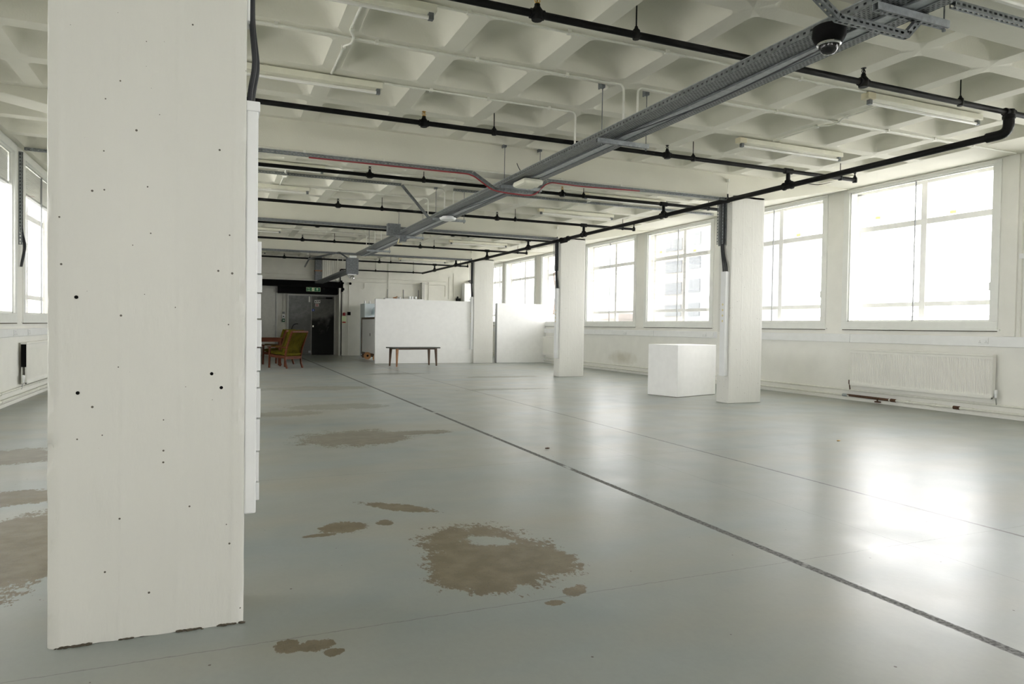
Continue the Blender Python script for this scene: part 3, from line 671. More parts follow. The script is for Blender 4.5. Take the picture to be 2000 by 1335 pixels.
# ------------------------------------------------------------ white surface conduit on the ceiling ribs
def conduit(pts, label, r=.011, m='white', clips=(), rr=.06, group='white conduits on the ceiling', zc=None, name='conduit', cat='conduit'):
    P = [Vector(p) for p in pts]; g = root(name, P[0], label, cat, group)
    b = bm_(); tube(b, rounded(P, rr), r, 8); part('conduit_run', b, M[m], g, smooth=True)
    if clips:
        for q in clips:
            b = bm_(); q = Vector(q); box(b, q.x-.016, q.x+.016, q.y-.02, q.y+.02, q.z-.015, q.z+.02); part('saddle_clip', b, M[m], g)
    return g
zc = 3.712
for i, off in enumerate((0, 6.13, 12.26, 18.38)):
    bay = ['first bay', 'second bay', 'third bay', 'last bay'][i]
    y0 = 5.34+off; y1 = 6.24+off; y2 = 7.26+off
    cl = [(x, 0, 0) for x in (-1.9, -.9, .45, 1.4, 2.35, 3.3)]
    conduit([(-2.6, y1, zc), (3.86, y1, zc), (3.86, y1, 3.26)], 'white conduit on a middle rib dropping to the tray from left, %s' % bay, clips=[(x, y1, zc) for x in (-.9, .45, 1.3, 2.25, 3.2)])
    conduit([(4.03, y1, 3.26), (4.03, y1, zc), (10.2, y1, zc)], 'white conduit rising from the tray and running right along a rib, %s' % bay, clips=[(x, y1, zc) for x in (4.6, 5.9, 6.85, 7.7, 8.55, 9.3)])
    conduit([(1.6, y2, zc), (3.84, y2, zc), (3.84, y2, 3.26)], 'white conduit from the left batten light to the tray, %s' % bay, clips=[(x, y2, zc) for x in (2.1, 2.75, 3.5)])
    conduit([(-.5, y0, zc), (6.25, y0, zc)], 'long white conduit joining the left and right batten lights, %s' % bay, clips=[(x, y0, zc) for x in (1.85, 2.75, 3.75, 4.7, 5.35)])
    for sx_, nm in ((1.05, 'left'), (6.78, 'right')):
        conduit([(sx_-.01, y0+.03, zc), (sx_-.01, y1-.15, zc), (sx_+.04, y1-.05, 3.70), (sx_+.04, y1+.08, 3.69), (sx_, y1+.2, zc), (sx_, y2-.05, zc)], 'short kinked white conduit between the %s batten lights, %s' % (nm, bay), rr=.03, clips=[(sx_, y1-.2, zc), (sx_, y1+.25, zc)])
for i, y in enumerate((9.10, 15.22, 21.40)):
    conduit([(-.25, y-.012, 3.345), (7.5, y-.012, 3.345)], 'white conduit along the bottom edge of the %s ceiling beam' % ['nearest', 'middle', 'farthest'][i], clips=[(x, y-.012, 3.345) for x in (1.0, 2.0, 3.0, 4.6, 5.6, 6.6)])
conduit([(4.4, 2.93, 3.33), (9.8, 2.93, 3.33)], 'white conduit beside the slotted channel at the top right corner', r=.018, clips=[(5.0, 2.93, 3.33), (6, 2.93, 3.33)])
conduit([(2.0, 16.95, 3.705), (4.0, 17.0, 3.705), (4.0, 17.0, 3.2)], 'red fire alarm cable on the ceiling dropping to the tray from left', r=.010, m='red', rr=.12, name='alarm_cable', cat='cable', group='red alarm cables')
conduit([(-2, 16.95, 3.705), (2.0, 16.95, 3.705)], 'red fire alarm cable across the far left ceiling', r=.010, m='red', name='alarm_cable', cat='cable', group='red alarm cables')
conduit([(4.1, 17.0, 3.2), (4.1, 17.0, 3.705), (7.6, 17.0, 3.705)], 'red fire alarm cable rising right of the tray', r=.010, m='red', rr=.12, name='alarm_cable', cat='cable', group='red alarm cables')

# ------------------------------------------------------------ batten lights
def batten():
    g = root('batten_light', (0, 0, 0), 'x', 'light fitting', 'fluorescent battens')
    L = 1.82
    b = bm_(); box(b, 0, L, -.045, .045, -.062, 0); part('fitting_body', b, M['cream'], g, local=True, bevel=.006)
    b = bm_(); box(b, -.012, .10, -.048, .048, -.066, .0); part('end_box', b, mat('yellow_end_box', (.70, .65, .48), .6), g, local=True, bevel=.004)
    for x in (.06, L-.04):
        b = bm_(); box(b, x-.02, x+.02, -.022, .022, -.115, -.06); part('lampholder', b, M['galvd'], g, local=True, bevel=.003)
    b = bm_(); tube(b, [(.08, 0, -.098), (L-.06, 0, -.098)], .0165, 12); part('tube', b, M['tubeg'], g, local=True, smooth=True)
    b = bm_(); lathe(b, (L*.37, 0, -.004), [(.03, 0), (.034, .012), (.02, .02)], 12); lathe(b, (L*.72, 0, -.004), [(.012, 0), (.012, .014)], 8); part('fixing_boss', b, M['cream'], g, local=True)
    return g
proto = batten(); first = True
LB = {}
rows = []
for bi, off in enumerate((0, 6.13, 12.26, 18.38)):
    for ri, yy in enumerate((5.36, 7.30)):
        for xi, xx in enumerate((-.24, 6.27)):
            rows.append((xx, yy+off, bi, ri, xi))
bn = ['first bay', 'second bay', 'third bay', 'last bay']
for (xx, yy, bi, ri, xi) in rows:
    lb = 'batten light %s of the cable tray, %s row, %s' % (('left', 'right')[xi], ('front', 'rear')[ri], bn[bi])
    z = 3.715
    if first: proto.location = (xx, yy, z); proto['label'] = lb; first = False
    else: copy_tree(proto, None, (xx, yy, z), lb)

# ------------------------------------------------------------ central cable tray
TY0, TY1 = -3.0, 20.3
for k, (x0, x1, nm) in enumerate(((3.66, 3.835, 'left perforated galvanised cable tray hung down the middle of the room'), (3.965, 4.07, 'right perforated galvanised cable tray hung beside the trunking'))):
    g = root('cable_tray', ((x0+x1)/2, 8, 3.19), nm, 'cable tray', 'parallel cable trays')
    b = bm_(); strip(b, (x0, TY0, 3.19), (x0, TY1, 3.19), (x1-x0, 0, 0)); part('tray_base', b, M['perf'], g)
    b = bm_(); strip(b, (x0, TY0, 3.19), (x0, TY1, 3.19), (0, 0, .055)); strip(b, (x1, TY0, 3.19), (x1, TY1, 3.19), (0, 0, .055)); part('tray_flange', b, M['perf1'], g)
    b = bm_(); box(b, x0-.002, x0+.012, TY0, TY1, 3.243, 3.249); box(b, x1-.012, x1+.002, TY0, TY1, 3.243, 3.249); part('return_lip', b, M['galv'], g)
    b = bm_()
    nc = 5 if k == 0 else 3
    for c_ in range(nc): tube(b, [(x0+.02+c_*(x1-x0-.04)/(nc-1)+.003*math.sin(y*1.7+c_), y, 3.203+.004*(c_ % 2)) for y in [TY0+.9*j for j in range(int((TY1-TY0)/.9)+1)]], .009, 6)
    for xx in (x0+.024, x1-.024): tube(b, [(xx, y, 3.218) for y in (TY0, TY1)], .021, 8)  # thick runs added behind the flanges so their holes look dark
    o = part('cable_bundle', b, M['cable'], g, smooth=True)
g = root('metal_trunking', (3.9, 8, 3.185), 'smooth galvanised trunking between the two cable trays', 'trunking')
b = bm_(); box(b, 3.845, 3.955, TY0, TY1, 3.185, 3.25); part('trunking_body', b, M['galv'], g, bevel=.003)
b = bm_(); box(b, 3.838, 3.847, TY0, TY1, 3.178, 3.19); box(b, 3.953, 3.962, TY0, TY1, 3.178, 3.19); part('lid_edge', b, M['galvd'], g)
g = single('loose_cable', tube(bm_(), rounded([(3.84, 3.5, 3.16), (3.86, 4.2, 3.14), (3.93, 5.0, 3.165), (3.84, 5.9, 3.17), (3.80, 6.3, 3.18)], .5, 8), .006, 6), M['cable'], 'thin loose black cable sagging under the near length of tray', 'cable', smooth=True)
g = single('loose_cable', tube(bm_(), rounded([(3.92, 9.3, 3.17), (3.88, 10.2, 3.165), (3.82, 11.2, 3.17), (3.80, 11.6, 3.18)], .4, 8), .005, 6), M['cable'], 'thin loose black cable under the tray past the first beam', 'cable', smooth=True)
TP = [(3.05, 'above the dome camera'), (6.38, 'in the first bay'), (9.05, 'at the nearest beam'), (12.35, 'in the second bay'), (15.17, 'at the middle beam'), (18.4, 'in the third bay')]
def trapeze(y, where):
    g = root('trapeze_bracket', (3.95, y, 3.14), 'galvanised strut bar hung on two rods under the tray, %s' % where, 'bracket', 'trapeze brackets')
    b = bm_(); box(b, 3.63, 4.26, y-.022, y-.018, 3.132, 3.178); box(b, 3.63, 4.26, y+.018, y+.022, 3.132, 3.178); box(b, 3.63, 4.26, y-.02, y+.02, 3.174, 3.178)
    strip(b, (3.63, y-.02, 3.132), (4.26, y-.02, 3.132), (0, .04, 0)); me = part('strut_bar', b, [M['galv'], M['slot']], g)
    me.data.polygons[len(me.data.polygons)-1].material_index = 1
    for x in (3.69, 4.235):
        b = bm_(); tube(b, [(x, y, 3.11), (x, y, 3.70)], .005, 6); lathe(b, (x, y, 3.12), [(.011, -.008), (.011, .006)], 6); part('threaded_rod', b, M['galvd'], g)
        b = bm_(); box(b, x-.028, x+.022, y-.02, y+.03, 3.70, 3.74); box(b, x-.035, x-.02, y-.025, y+.035, 3.69, 3.755); part('beam_clamp', b, M['galvd'], g, bevel=.003)
for y, wh in TP: trapeze(y, wh)

# slotted channels crossing under the tray
def slot_run(name, pts, label, yoff=0, w=.041, red=None, closed=False, group='slotted channels'):
    P = [Vector(p) for p in pts]; g = root(name, P[0], label, 'channel', group)
    b = bm_()
    for a, c in zip(P, P[1:]):
        d = (c-a).normalized(); side = Vector((0, 1, 0)) if abs(d.y) < .5 else Vector((1, 0, 0)); upv = side.cross(d) if side.cross(d).z > 0 else d.cross(side)
        strip(b, a, c, side*w)                      # underside
        strip(b, a, c, upv*w)                       # front face
        strip(b, a+side*w, c+side*w, upv*w)
        if not closed: strip(b, a+upv*w, c+upv*w, side*w)
    o = part('slotted_strip', b, M['galvd'] if closed else [M['slot'], M['galvd']], g)
    if not closed:
        for k, pl in enumerate(o.data.polygons):
            if k % 4 == 3: pl.material_index = 1
    if red:
        b = bm_(); R = [Vector(p) for p in red]; tube(b, rounded(R, .1, 5), .009, 6); part('alarm_cable', b, M['red'], g, smooth=True, label='dark red alarm cable tied to the channel')
    return g
yb = YF[3]-.055
slot_run('slotted_channel', [(-.25, yb, 3.285), (3.22, yb, 3.285), (3.56, yb, 3.085), (4.17, yb, 3.085), (4.36, yb, 3.285), (7.62, yb, 3.295)], 'slotted channel along the nearest beam dipping under the tray, with red cable',
         red=[(1.05, yb-.01, 3.27), (3.20, yb-.01, 3.275), (3.50, yb-.01, 3.09), (3.65, yb-.005, 3.072), (4.0, yb, 3.06), (4.15, yb-.01, 3.075), (4.36, yb-.01, 3.28), (4.9, yb-.01, 3.265), (5.9, yb-.01, 3.29)])
yv = YF[2]+.10
slot_run('slotted_channel', [(1.2, yv, 4.0-.0), (2.86, yv, 3.31), (3.36, yv, 3.03), (3.95, yv, 3.03), (4.12, yv, 3.2)], 'slotted channel coming down from the upper edge to the tray beside the dome camera')
slot_run('slotted_channel', [(4.15, YF[2]-.05, 3.20), (9.8, YF[2]-.05, 3.26)], 'slotted channel running right from the tray in the top right corner')
slot_run('slotted_channel', [(-2.6, 12.25, 3.68), (3.02, 12.25, 3.68), (3.52, 12.25, 3.14)], 'slotted channel across the second bay, sloping down to the tray from the left')
slot_run('slotted_channel', [(4.0, 12.25, 3.68), (9.9, 12.25, 3.68)], 'slotted channel across the second bay, right of the tray')
for i, y in enumerate((YF[4]-.06, YF[5]-.06)):
    slot_run('steel_channel', [(-.25, y, 3.30), (7.62, y, 3.32)], 'plain steel channel along the %s beam' % ('middle', 'farthest')[i], closed=True, w=.055)
slot_run('steel_channel', [(3.36, 21.2, 3.32), (3.62, 21.0, 3.12)], 'short sloping channel beside the far end of the tray', closed=True)
slot_run('steel_channel', [(3.36, 21.2, 3.33), (2.75, 23.5, 3.3), (3.0, 26.9, 3.3)], 'channel turning away toward the far end wall', closed=True)

# under-tray fittings
g = root('dome_camera', (3.66, 3.42, 3.03), 'black dome security camera hanging under the cable tray', 'camera')
b = bm_(); lathe(b, (3.66, 3.42, 3.09), [(.085, .095), (.102, .085), (.104, .03), (.088, -.005), (.070, -.02)], 28); part('housing', b, M['dark'], g, smooth=True)
b = bm_(); lathe(b, (3.66, 3.42, 3.09), [(.074, -.016), (.076, -.026), (.070, -.034), (.064, -.03)], 28); part('chrome_ring', b, M['chrome'], g, smooth=True)
b = bm_(); lathe(b, (3.66, 3.42, 3.065), [(.062, 0), (.060, -.02), (.050, -.042), (.034, -.056), (.014, -.062)], 24); part('smoked_dome', b, mat('smoked_dome', (.01, .01, .01), .05), g, smooth=True)
def disc(x, y, z, r, label, name='emergency_light', deep=.05):
    g = root(name, (x, y, z), label, 'light fitting', 'round fittings under the tray')
    b = bm_(); lathe(b, (x, y, z), [(r*.55, -deep), (r*.9, -deep*.7), (r, -.012), (r, 0)], 28); part('diffuser', b, M['pvc'], g, smooth=True)
    b = bm_(); lathe(b, (x, y, z), [(r*.7, 0), (r*.7, .025)], 20); part('base_ring', b, M['pvc'], g)
disc(3.84, 12.1, 3.15, .15, 'round white fitting under the tray in the second bay')
disc(3.98, 2.55, 3.17, .13, 'round white fitting at the top edge under the tray')
g = root('bulkhead_light', (3.86, 8.7, 3.12), 'rounded white bulkhead fitting under the tray before the nearest beam', 'light fitting')
b = bm_(); box(b, 3.72, 4.02, 8.45, 8.85, 3.10, 3.18); part('bulkhead_body', b, M['cream'], g, bevel=.05)
g = single('cable_tail', tube(bm_(), bez((3.72, 8.5, 3.2), (3.70, 8.5, 3.27), (3.66, 8.5, 3.3), (3.64, 8.5, 3.36), 6), .005, 6), M['cable'], 'small black cable end sticking up beside the tray', 'cable', smooth=True)
g = root('junction_box', (3.55, 15.0, 3.1), 'grey metal plate box on the left of the tray at the middle beam', 'box')
b = bm_(); box(b, 3.40, 3.68, 14.95, 15.1, 3.15, 3.40); part('box_body', b, M['galvd'], g, bevel=.004)
b = bm_(); box(b, 3.66, 3.80, 14.9, 15.0, 3.02, 3.14); part('small_box', b, M['galvd'], g, bevel=.003)
single('tape_bow', tube(bm_(), [(3.72, 15.3, 3.08), (3.76, 15.28, 3.19), (3.70, 15.3, 3.02), (3.80, 15.3, 3.0)], .012, 6), M['yel'], 'scrap of yellow tape tied under the tray', 'tape')
g = root('metal_enclosure', (3.62, 20.6, 2.64), 'grey metal enclosure hanging at the far end of the cable tray', 'box')
b = bm_(); box(b, 3.46, 3.80, 20.45, 20.62, 2.66, 3.13); part('enclosure_body', b, M['galvd'], g, bevel=.006)
b = bm_(); box(b, 3.54, 3.74, 20.4, 20.5, 3.13, 3.20); part('white_cap', b, M['pvc'], g, bevel=.02)
b = bm_(); box(b, 3.50, 3.74, 20.43, 20.6, 2.635, 2.66); part('under_plate', b, M['pvc'], g)
b = bm_(); lathe(b, (3.64, 20.5, 2.56), [(.03, -.03), (.055, -.02), (.055, .03), (.03, .075)], 12); tube(b, [(3.5, 20.5, 2.65), (3.58, 20.5, 2.56)], .03, 8); part('spotlight', b, M['chrome'], g, smooth=True)
g = root('cable_tray', (3.6, 24, 2.7), 'lower dull tray carrying cables on from the enclosure to the end wall', 'cable tray')
b = bm_(); box(b, 3.42, 3.72, 20.6, 27.2, 2.74, 2.745); box(b, 3.42, 3.424, 20.6, 27.2, 2.74, 2.80); box(b, 3.716, 3.72, 20.6, 27.2, 2.74, 2.80); part('tray_base', b, M['galvd'], g)
b = bm_()
for k in range(5): tube(b, [(3.46+.05*k, 20.6, 2.76), (3.46+.05*k, 24, 2.765), (3.46+.05*k, 27.2, 2.76)], .012, 6)
part('cable_bundle', b, M['cable'], g)

# ------------------------------------------------------------ perimeter services on the side walls
def wall_pipe(side, z, off, label, y0, y1, r=.017):
    x = XR-off if side == 'R' else XL+off
    g = root('heating_pipe', (x, (y0+y1)/2, z), label, 'pipe', 'painted heating pipes along the walls')
    b = bm_(); tube(b, [(x, y0, z), (x, y1, z)], r, 8); part('pipe', b, M['white'], g, smooth=True)
    for k in range(int((y1-y0)/2.2)+1):
        yy = y0+.4+2.2*k
        if yy < y1:
            b = bm_(); lathe(b, (x, yy, z), [(r+.003, -.012), (r+.006, 0), (r+.003, .012)], 10, 'y'); box(b, min(x, x+(off if side == 'R' else -off)), max(x, x+(off if side == 'R' else -off)), yy-.006, yy+.006, z-.008, z+.008); part('pipe_clip', b, M['white'], g)
    return g
wall_pipe('R', .182, .04, 'upper painted heating pipe low on the right wall', -9, 27.2)
low = wall_pipe('R', .082, .045, 'lower painted heating pipe just above the floor on the right wall', -9, 27.2, .019)
b = bm_(); tube(b, [(XR-.045, 8.20, .082), (XR-.045, 9.02, .086)], .022, 10); part('rusty_length', b, M['rust'], low, smooth=True, label='bare rusty brown length of pipe')
for (y_, m_) in ((9.08, 'galv'), (8.12, 'rust'), (7.86, 'white'), (7.42, 'white'), (7.05, 'rust')):
    b = bm_(); lathe(b, (XR-.045, y_, .083), [(.021, -.05), (.027, -.045), (.027, .045), (.021, .05)], 10, 'y'); part('pipe_joint', b, M[m_], low, smooth=True)
b = bm_(); tube(b, [(XR-.045, 8.42, .08), (XR-.045, 8.42, .03)], .012, 8); box(b, XR-.09, XR-.03, 8.36, 8.44, .02, .04); part('drain_cock', b, M['rust'], low)
wall_pipe('L', .20, .04, 'upper painted heating pipe low on the left wall', -9, 27.2)
wall_pipe('L', .095, .045, 'lower painted heating pipe low on the left wall', -9, 27.2, .019)
for side, x0, x1, z0, z1, lb in (('right', XR-.03, XR, 0, .045, 'low white skirting along the right wall'), ('left', XL, XL+.03, 0, .05, 'low white skirting along the left wall')):
    b = bm_(); box(b, x0, x1, YB, YE, z0, z1); struct('baseboard_'+side, b, M['wall'], bevel=.004, label=lb, cat='skirting')
for side, x0, x1, z0, z1, lb in (('R', XR-.055, XR, 1.02, 1.168, 'white dado trunking along the right wall below the windows'), ('L', XL, XL+.055, .955, 1.07, 'white dado trunking along the left wall below the windows')):
    g = root('dado_trunking', ((x0+x1)/2, 9, z0), lb, 'trunking', 'dado trunkings')
    L = 3.0; k = 0; y = -9.0
    while y < 27.2:
        b = bm_(); box(b, x0, x1, y+.003, min(y+L, 27.2)-.003, z0, z1); part('trunking_length', b, M['pvc'], g, bevel=.006); y += L
def socket(side, y, z, label, w=.146, kind='double_socket'):
    s = -1 if side == 'R' else 1; x = (XR-.055) if side == 'R' else (XL+.055)
    g = root(kind, (x, y, z), label, 'socket', 'wall sockets')
    b = bm_(); box(b, min(x, x+s*.011), max(x, x+s*.011), y-w/2, y+w/2, z-.043, z+.043); part('face_plate', b, M['pvc'], g, bevel=.003)
    if w > .1:
        for q in (-1, 1):
            for (dy, dz) in ((0, -.002), (-.011, -.022), (.011, -.022)):
                b = bm_(); xx = x+s*.0112; box(b, min(xx, xx+s*.0008), max(xx, xx+s*.0008), y+q*.045+dy-.003, y+q*.045+dy+.003, z+dz-.004, z+dz+.004); part('pin_hole', b, M['dark'], g)
            b = bm_(); box(b, min(x, x+s*.014), max(x, x+s*.014), y+q*.012-.006, y+q*.012+.006, z+.012, z+.03); part('switch', b, M['pvc'], g)
socket('R', 6.67, 1.10, 'double socket on the trunking above the right end of the near radiator')
socket('R', 12.97, 1.09, 'double socket on the trunking above the white plinth box')
socket('R', 16.35, 1.09, 'double socket on the trunking left of the plinth box, under the window pier')
socket('R', 12.7, 1.09, 'small single outlet with yellow mark on trunking behind the plinth', w=.085, kind='outlet_plate')
socket('L', 11.85, 1.01, 'double socket on the left wall trunking, nearer of the two')
socket('L', 12.65, 1.01, 'double socket on the left wall trunking, just above the radiator end')
single('red_button', lathe(bm_(), (XR-.058, 12.35, 1.06), [(.010, -.004), (.012, 0)], 12, 'x'), M['redsign'], 'tiny red button on the trunking beside the near right-hand column', 'button')

def radiator(side, y0, y1, z0, z1, label, ends=True):
    s = -1 if side == 'R' else 1; xw = XR if side == 'R' else XL
    def X(a, c): q = (xw+s*a, xw+s*c); return min(q), max(q)
    g = root('radiator', (xw+s*.07, (y0+y1)/2, z0), label, 'radiator', 'panel radiators')
    # fluted front panel
    b = bm_(); n = int((y1-y0-.02)/.0335); ys_ = []; xs_ = []
    xf, xb = .105, .093
    for k in range(n):
        a = y0+.01+k*(y1-y0-.02)/n; d = (y1-y0-.02)/n
        ys_ += [a, a+d*.22, a+d*.5, a+d*.78]; xs_ += [xf, xf, xb, xb]
    ys_.append(y1-.01); xs_.append(xf)
    prev = None
    zz = [(z0+.05, 0), (z0+.075, 1), (z1-.085, 1), (z1-.06, 0)]
    rows_ = []
    for (z, t) in [(z0+.015, 0)]+zz+[(z1-.03, 0)]:
        rows_.append([b.verts.new((xw+s*(xf if not t else xx), yy, z)) for yy, xx in zip(ys_, xs_)])
    for A, B in zip(rows_, rows_[1:]):
        for k in range(len(A)-1): b.faces.new((A[k], A[k+1], B[k+1], B[k]))
    x0, x1 = X(.085, .103); box(b, x0, x1, y0, y0+.012, z0, z1-.03); box(b, x0, x1, y1-.012, y1, z0, z1-.03); box(b, x0, x1, y0, y1, z0, z0+.02); x0, x1 = X(.080, .092); box(b, x0, x1, y0+.02, y1-.02, z0+.01, z1-.03)
    part('fluted_panel', b, M['wall'], g, bevel=0)
    x0, x1 = X(.035, .048); b = bm_(); box(b, x0, x1, y0+.01, y1-.01, z0+.01, z1-.04); part('back_panel', b, M['wall'], g)
    x0, x1 = X(.03, .108); b = bm_(); box(b, x0, x1, y0-.004, y1+.004, z1-.028, z1); part('top_grille', b, M['wall'], g, bevel=.006)
    x0, x1 = X(.035, .10)
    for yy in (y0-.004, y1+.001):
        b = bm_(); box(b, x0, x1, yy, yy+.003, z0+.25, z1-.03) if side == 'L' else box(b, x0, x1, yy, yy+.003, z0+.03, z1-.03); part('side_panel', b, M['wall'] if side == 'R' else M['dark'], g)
    for q in (-1, 1):
        yy = (y0 if q < 0 else y1)+q*.035; b = bm_()
        tube(b, rounded([(xw+s*.07, yy-q*.04, z0+.04), (xw+s*.07, yy, z0+.04), (xw+s*.045, yy, .18)], .02), .010, 8); part('feed_pipe', b, M['chrome'] if q < 0 else M['rust' if side == 'R' else 'chrome'], g, smooth=True)
        b = bm_(); lathe(b, (xw+s*.07, yy, z0+.04), [(.014, -.02), (.018, 0), (.018, .03), (.022, .035), (.022, .085), (.014, .095)] if q < 0 else [(.014, -.02), (.014, .05)], 12)
        part('radiator_valve', b, M['pvc'] if q < 0 else M['rust' if side == 'R' else 'pvc'], g, smooth=True)
    b = bm_(); x0, x1 = X(0, .04); box(b, x0, x1, y0+.3, y0+.33, z0+.05, z1-.08); box(b, x0, x1, y1-.33, y1-.3, z0+.05, z1-.08); part('wall_bracket', b, M['galvd'], g)
radiator('R', 6.50, 8.94, .27, .905, 'long white fluted radiator under the nearest right wall window')
radiator('R', 20.3, 21.58, .27, .90, 'white radiator on the right wall beside the far low partition')
radiator('R', 13.3, 14.9, .27, .90, 'white radiator on the right wall hidden behind the plinth box') if False else None
radiator('L', 12.28, 14.7, .25, .865, 'white radiator under the left wall window beside the foreground column')
# narrow upright edge casing by the first window, thin conduit and small box
b = bm_(); box(b, XR-.03, XR, 6.26, 6.46-.055, 1.17, 3.73); struct('trim_3', b, M['wall'], bevel=.004, label='flat white casing strip at the right edge beside the nearest window', cat='casing')
g = conduit([(XR-.012, 6.20, 1.17), (XR-.012, 6.20, 3.70)], 'thin white conduit climbing the right wall at the right edge', r=.008, clips=[], name='conduit')
b = bm_(); box(b, XR-.03, XR, 6.17, 6.23, 2.26, 2.33); part('small_box', b, M['pvc'], g, bevel=.004)
# left wall riser with black slotted channel and cables
g = root('slotted_channel', (XL+.03, 12.3, 2.2), 'dark slotted upright channel between the left wall windows', 'channel')
b = bm_(); strip(b, (XL+.045, 12.28, 2.3), (XL+.045, 12.28, 3.66), (0, .04, 0)); strip(b, (XL+.045, 12.28, 2.3), (XL+.045, 12.28, 3.66), (-.04, 0, 0)); part('slotted_face', b, M['slot'], g)
b = bm_()
for k in range(3): tube(b, rounded([(XL+.02+.012*k, 12.31, 3.66), (XL+.02+.012*k, 12.31, 2.5), (XL+.06+.012*k, 12.36, 2.3), (XL+.02+.01*k, 12.31, 1.98)], .1), .010, 6)
part('cable_bundle', b, M['cable'], g, smooth=True)

# ------------------------------------------------------------ white plinth box
g = root('plinth_box', (0, 0, 0), 'plain white rectangular plinth box on the floor beside the right-hand column', 'plinth')
g.location = (7.49, 10.16, 0); g.rotation_euler = (0, 0, math.radians(16.5))
b = bm_(); box(b, 0, 1.15, 0, .66, 0.006, .925); part('box_body', b, M['board'], g, local=True, bevel=.004)
b = bm_(); box(b, .01, 1.14, .01, .65, 0, .006); part('shadow_gap_base', b, M['dwood'], g, local=True)

# ------------------------------------------------------------ partitions at the far end
b = bm_(); box(b, 4.53, 7.72, 21.50, 21.64, .004, 2.01); single('partition_wall', b, M['board'], 'long low white partition wall behind the low bench', 'partition', 'low white partitions', bevel=.006)
b = bm_(); box(b, 8.56, XR, 21.46, 21.60, .004, 1.985); single('partition_wall', b, M['board'], 'short low white partition in the far right corner by the windows', 'partition', 'low white partitions', bevel=.006)
b = bm_(); box(b, 8.40, 8.555, 21.50, 21.58, 0, 1.98) if False else box(b, 8.545, 8.558, 21.44, 21.60, .0, 1.985); single('edge_shade_strip', b, M['grey'], 'thin grey strip standing for the shadow where the short partition meets the column', 'shade strip')  # grey strip put in for the shadow at the partition edge

# ------------------------------------------------------------ bench in front of the long partition
g = root('low_bench', (5.42, 20.28, 0), 'long low bench with dark top and four tapered wooden legs', 'bench', rotz=math.radians(13))
b = bm_(); box(b, -.77, .77, -.27, .27, .525, .56); part('bench_top', b, mat('dark_green_top', (.05, .055, .045), .35), g, local=True, bevel=.006)
b = bm_(); box(b, -.66, .66, -.22, -.205, .49, .525); box(b, -.66, .66, .205, .22, .49, .525); part('apron', b, M['dwood'], g, local=True)
for sx_ in (-1, 1):
    for sy_ in (-1, 1):
        b = bm_(); A = Vector((sx_*.64, sy_*.21, .525)); B = Vector((sx_*.66, sy_*.23, 0))
        q = []
        for p, h in ((B, .020), (A, .036)):
            q.append([b.verts.new((p.x+i*h, p.y+j*h*.8, p.z)) for i, j in ((-1, -1), (1, -1), (1, 1), (-1, 1))])
        for k in range(4): b.faces.new((q[0][k], q[0][(k+1) % 4], q[1][(k+1) % 4], q[1][k]))
        b.faces.new(q[0][::-1]); b.faces.new(q[1]); part('leg', b, M['lwood'] if sy_ < 0 and sx_ < 0 else M['dwood'], g, local=True, bevel=.004)

# ------------------------------------------------------------ armchairs
def prism_path(bm, pts, hw, hd, axis='x'):
    """rectangular bar following pts; hw half width along x, hd half depth in the bending plane"""
    rings = []
    pts = [Vector(p) for p in pts]; n = len(pts)
    for i, p in enumerate(pts):
        d = (pts[min(i+1, n-1)]-pts[max(i-1, 0)]).normalized(); x = Vector((1, 0, 0)); y = d.cross(x).normalized() if abs(d.x) < .9 else Vector((0, 0, 1))
        if abs(d.x) >= .9: x = Vector((0, 1, 0)); y = Vector((0, 0, 1))
        rings.append([bm.verts.new(p+x*a*hw+y*c*hd) for a, c in ((-1, -1), (1, -1), (1, 1), (-1, 1))])
    for A, B in zip(rings, rings[1:]):
        for k in range(4): bm.faces.new((A[k], A[(k+1) % 4], B[(k+1) % 4], B[k]))
    bm.faces.new(rings[0][::-1]); bm.faces.new(rings[-1])
def soft_slab(bm, w, d, t, M4, nx=8, ny=8, puff=.02):
    """cushion: centred slab puffed in the middle, M4 places it"""
    def P(u, v, s):
        k = (1-abs(2*u-1)**4)*(1-abs(2*v-1)**4); return M4 @ Vector(((u-.5)*w, (v-.5)*d, s*(t/2*(.55+.45*k)+puff*k)))
    top = [[bm.verts.new(P(i/nx, j/ny, 1)) for i in range(nx+1)] for j in range(ny+1)]
    bot = [[bm.verts.new(P(i/nx, j/ny, -1)) for i in range(nx+1)] for j in range(ny+1)]
    for j in range(ny):
        for i in range(nx):
            bm.faces.new((top[j][i], top[j][i+1], top[j+1][i+1], top[j+1][i])); bm.faces.new((bot[j][i], bot[j+1][i], bot[j+1][i+1], bot[j][i+1]))
    for i in range(nx):
        bm.faces.new((top[0][i+1], top[0][i], bot[0][i], bot[0][i+1])); bm.faces.new((top[ny][i], top[ny][i+1], bot[ny][i+1], bot[ny][i]))
    for j in range(ny):
        bm.faces.new((top[j][0], top[j+1][0], bot[j+1][0], bot[j][0])); bm.faces.new((top[j+1][nx], top[j][nx], bot[j][nx], bot[j+1][nx]))
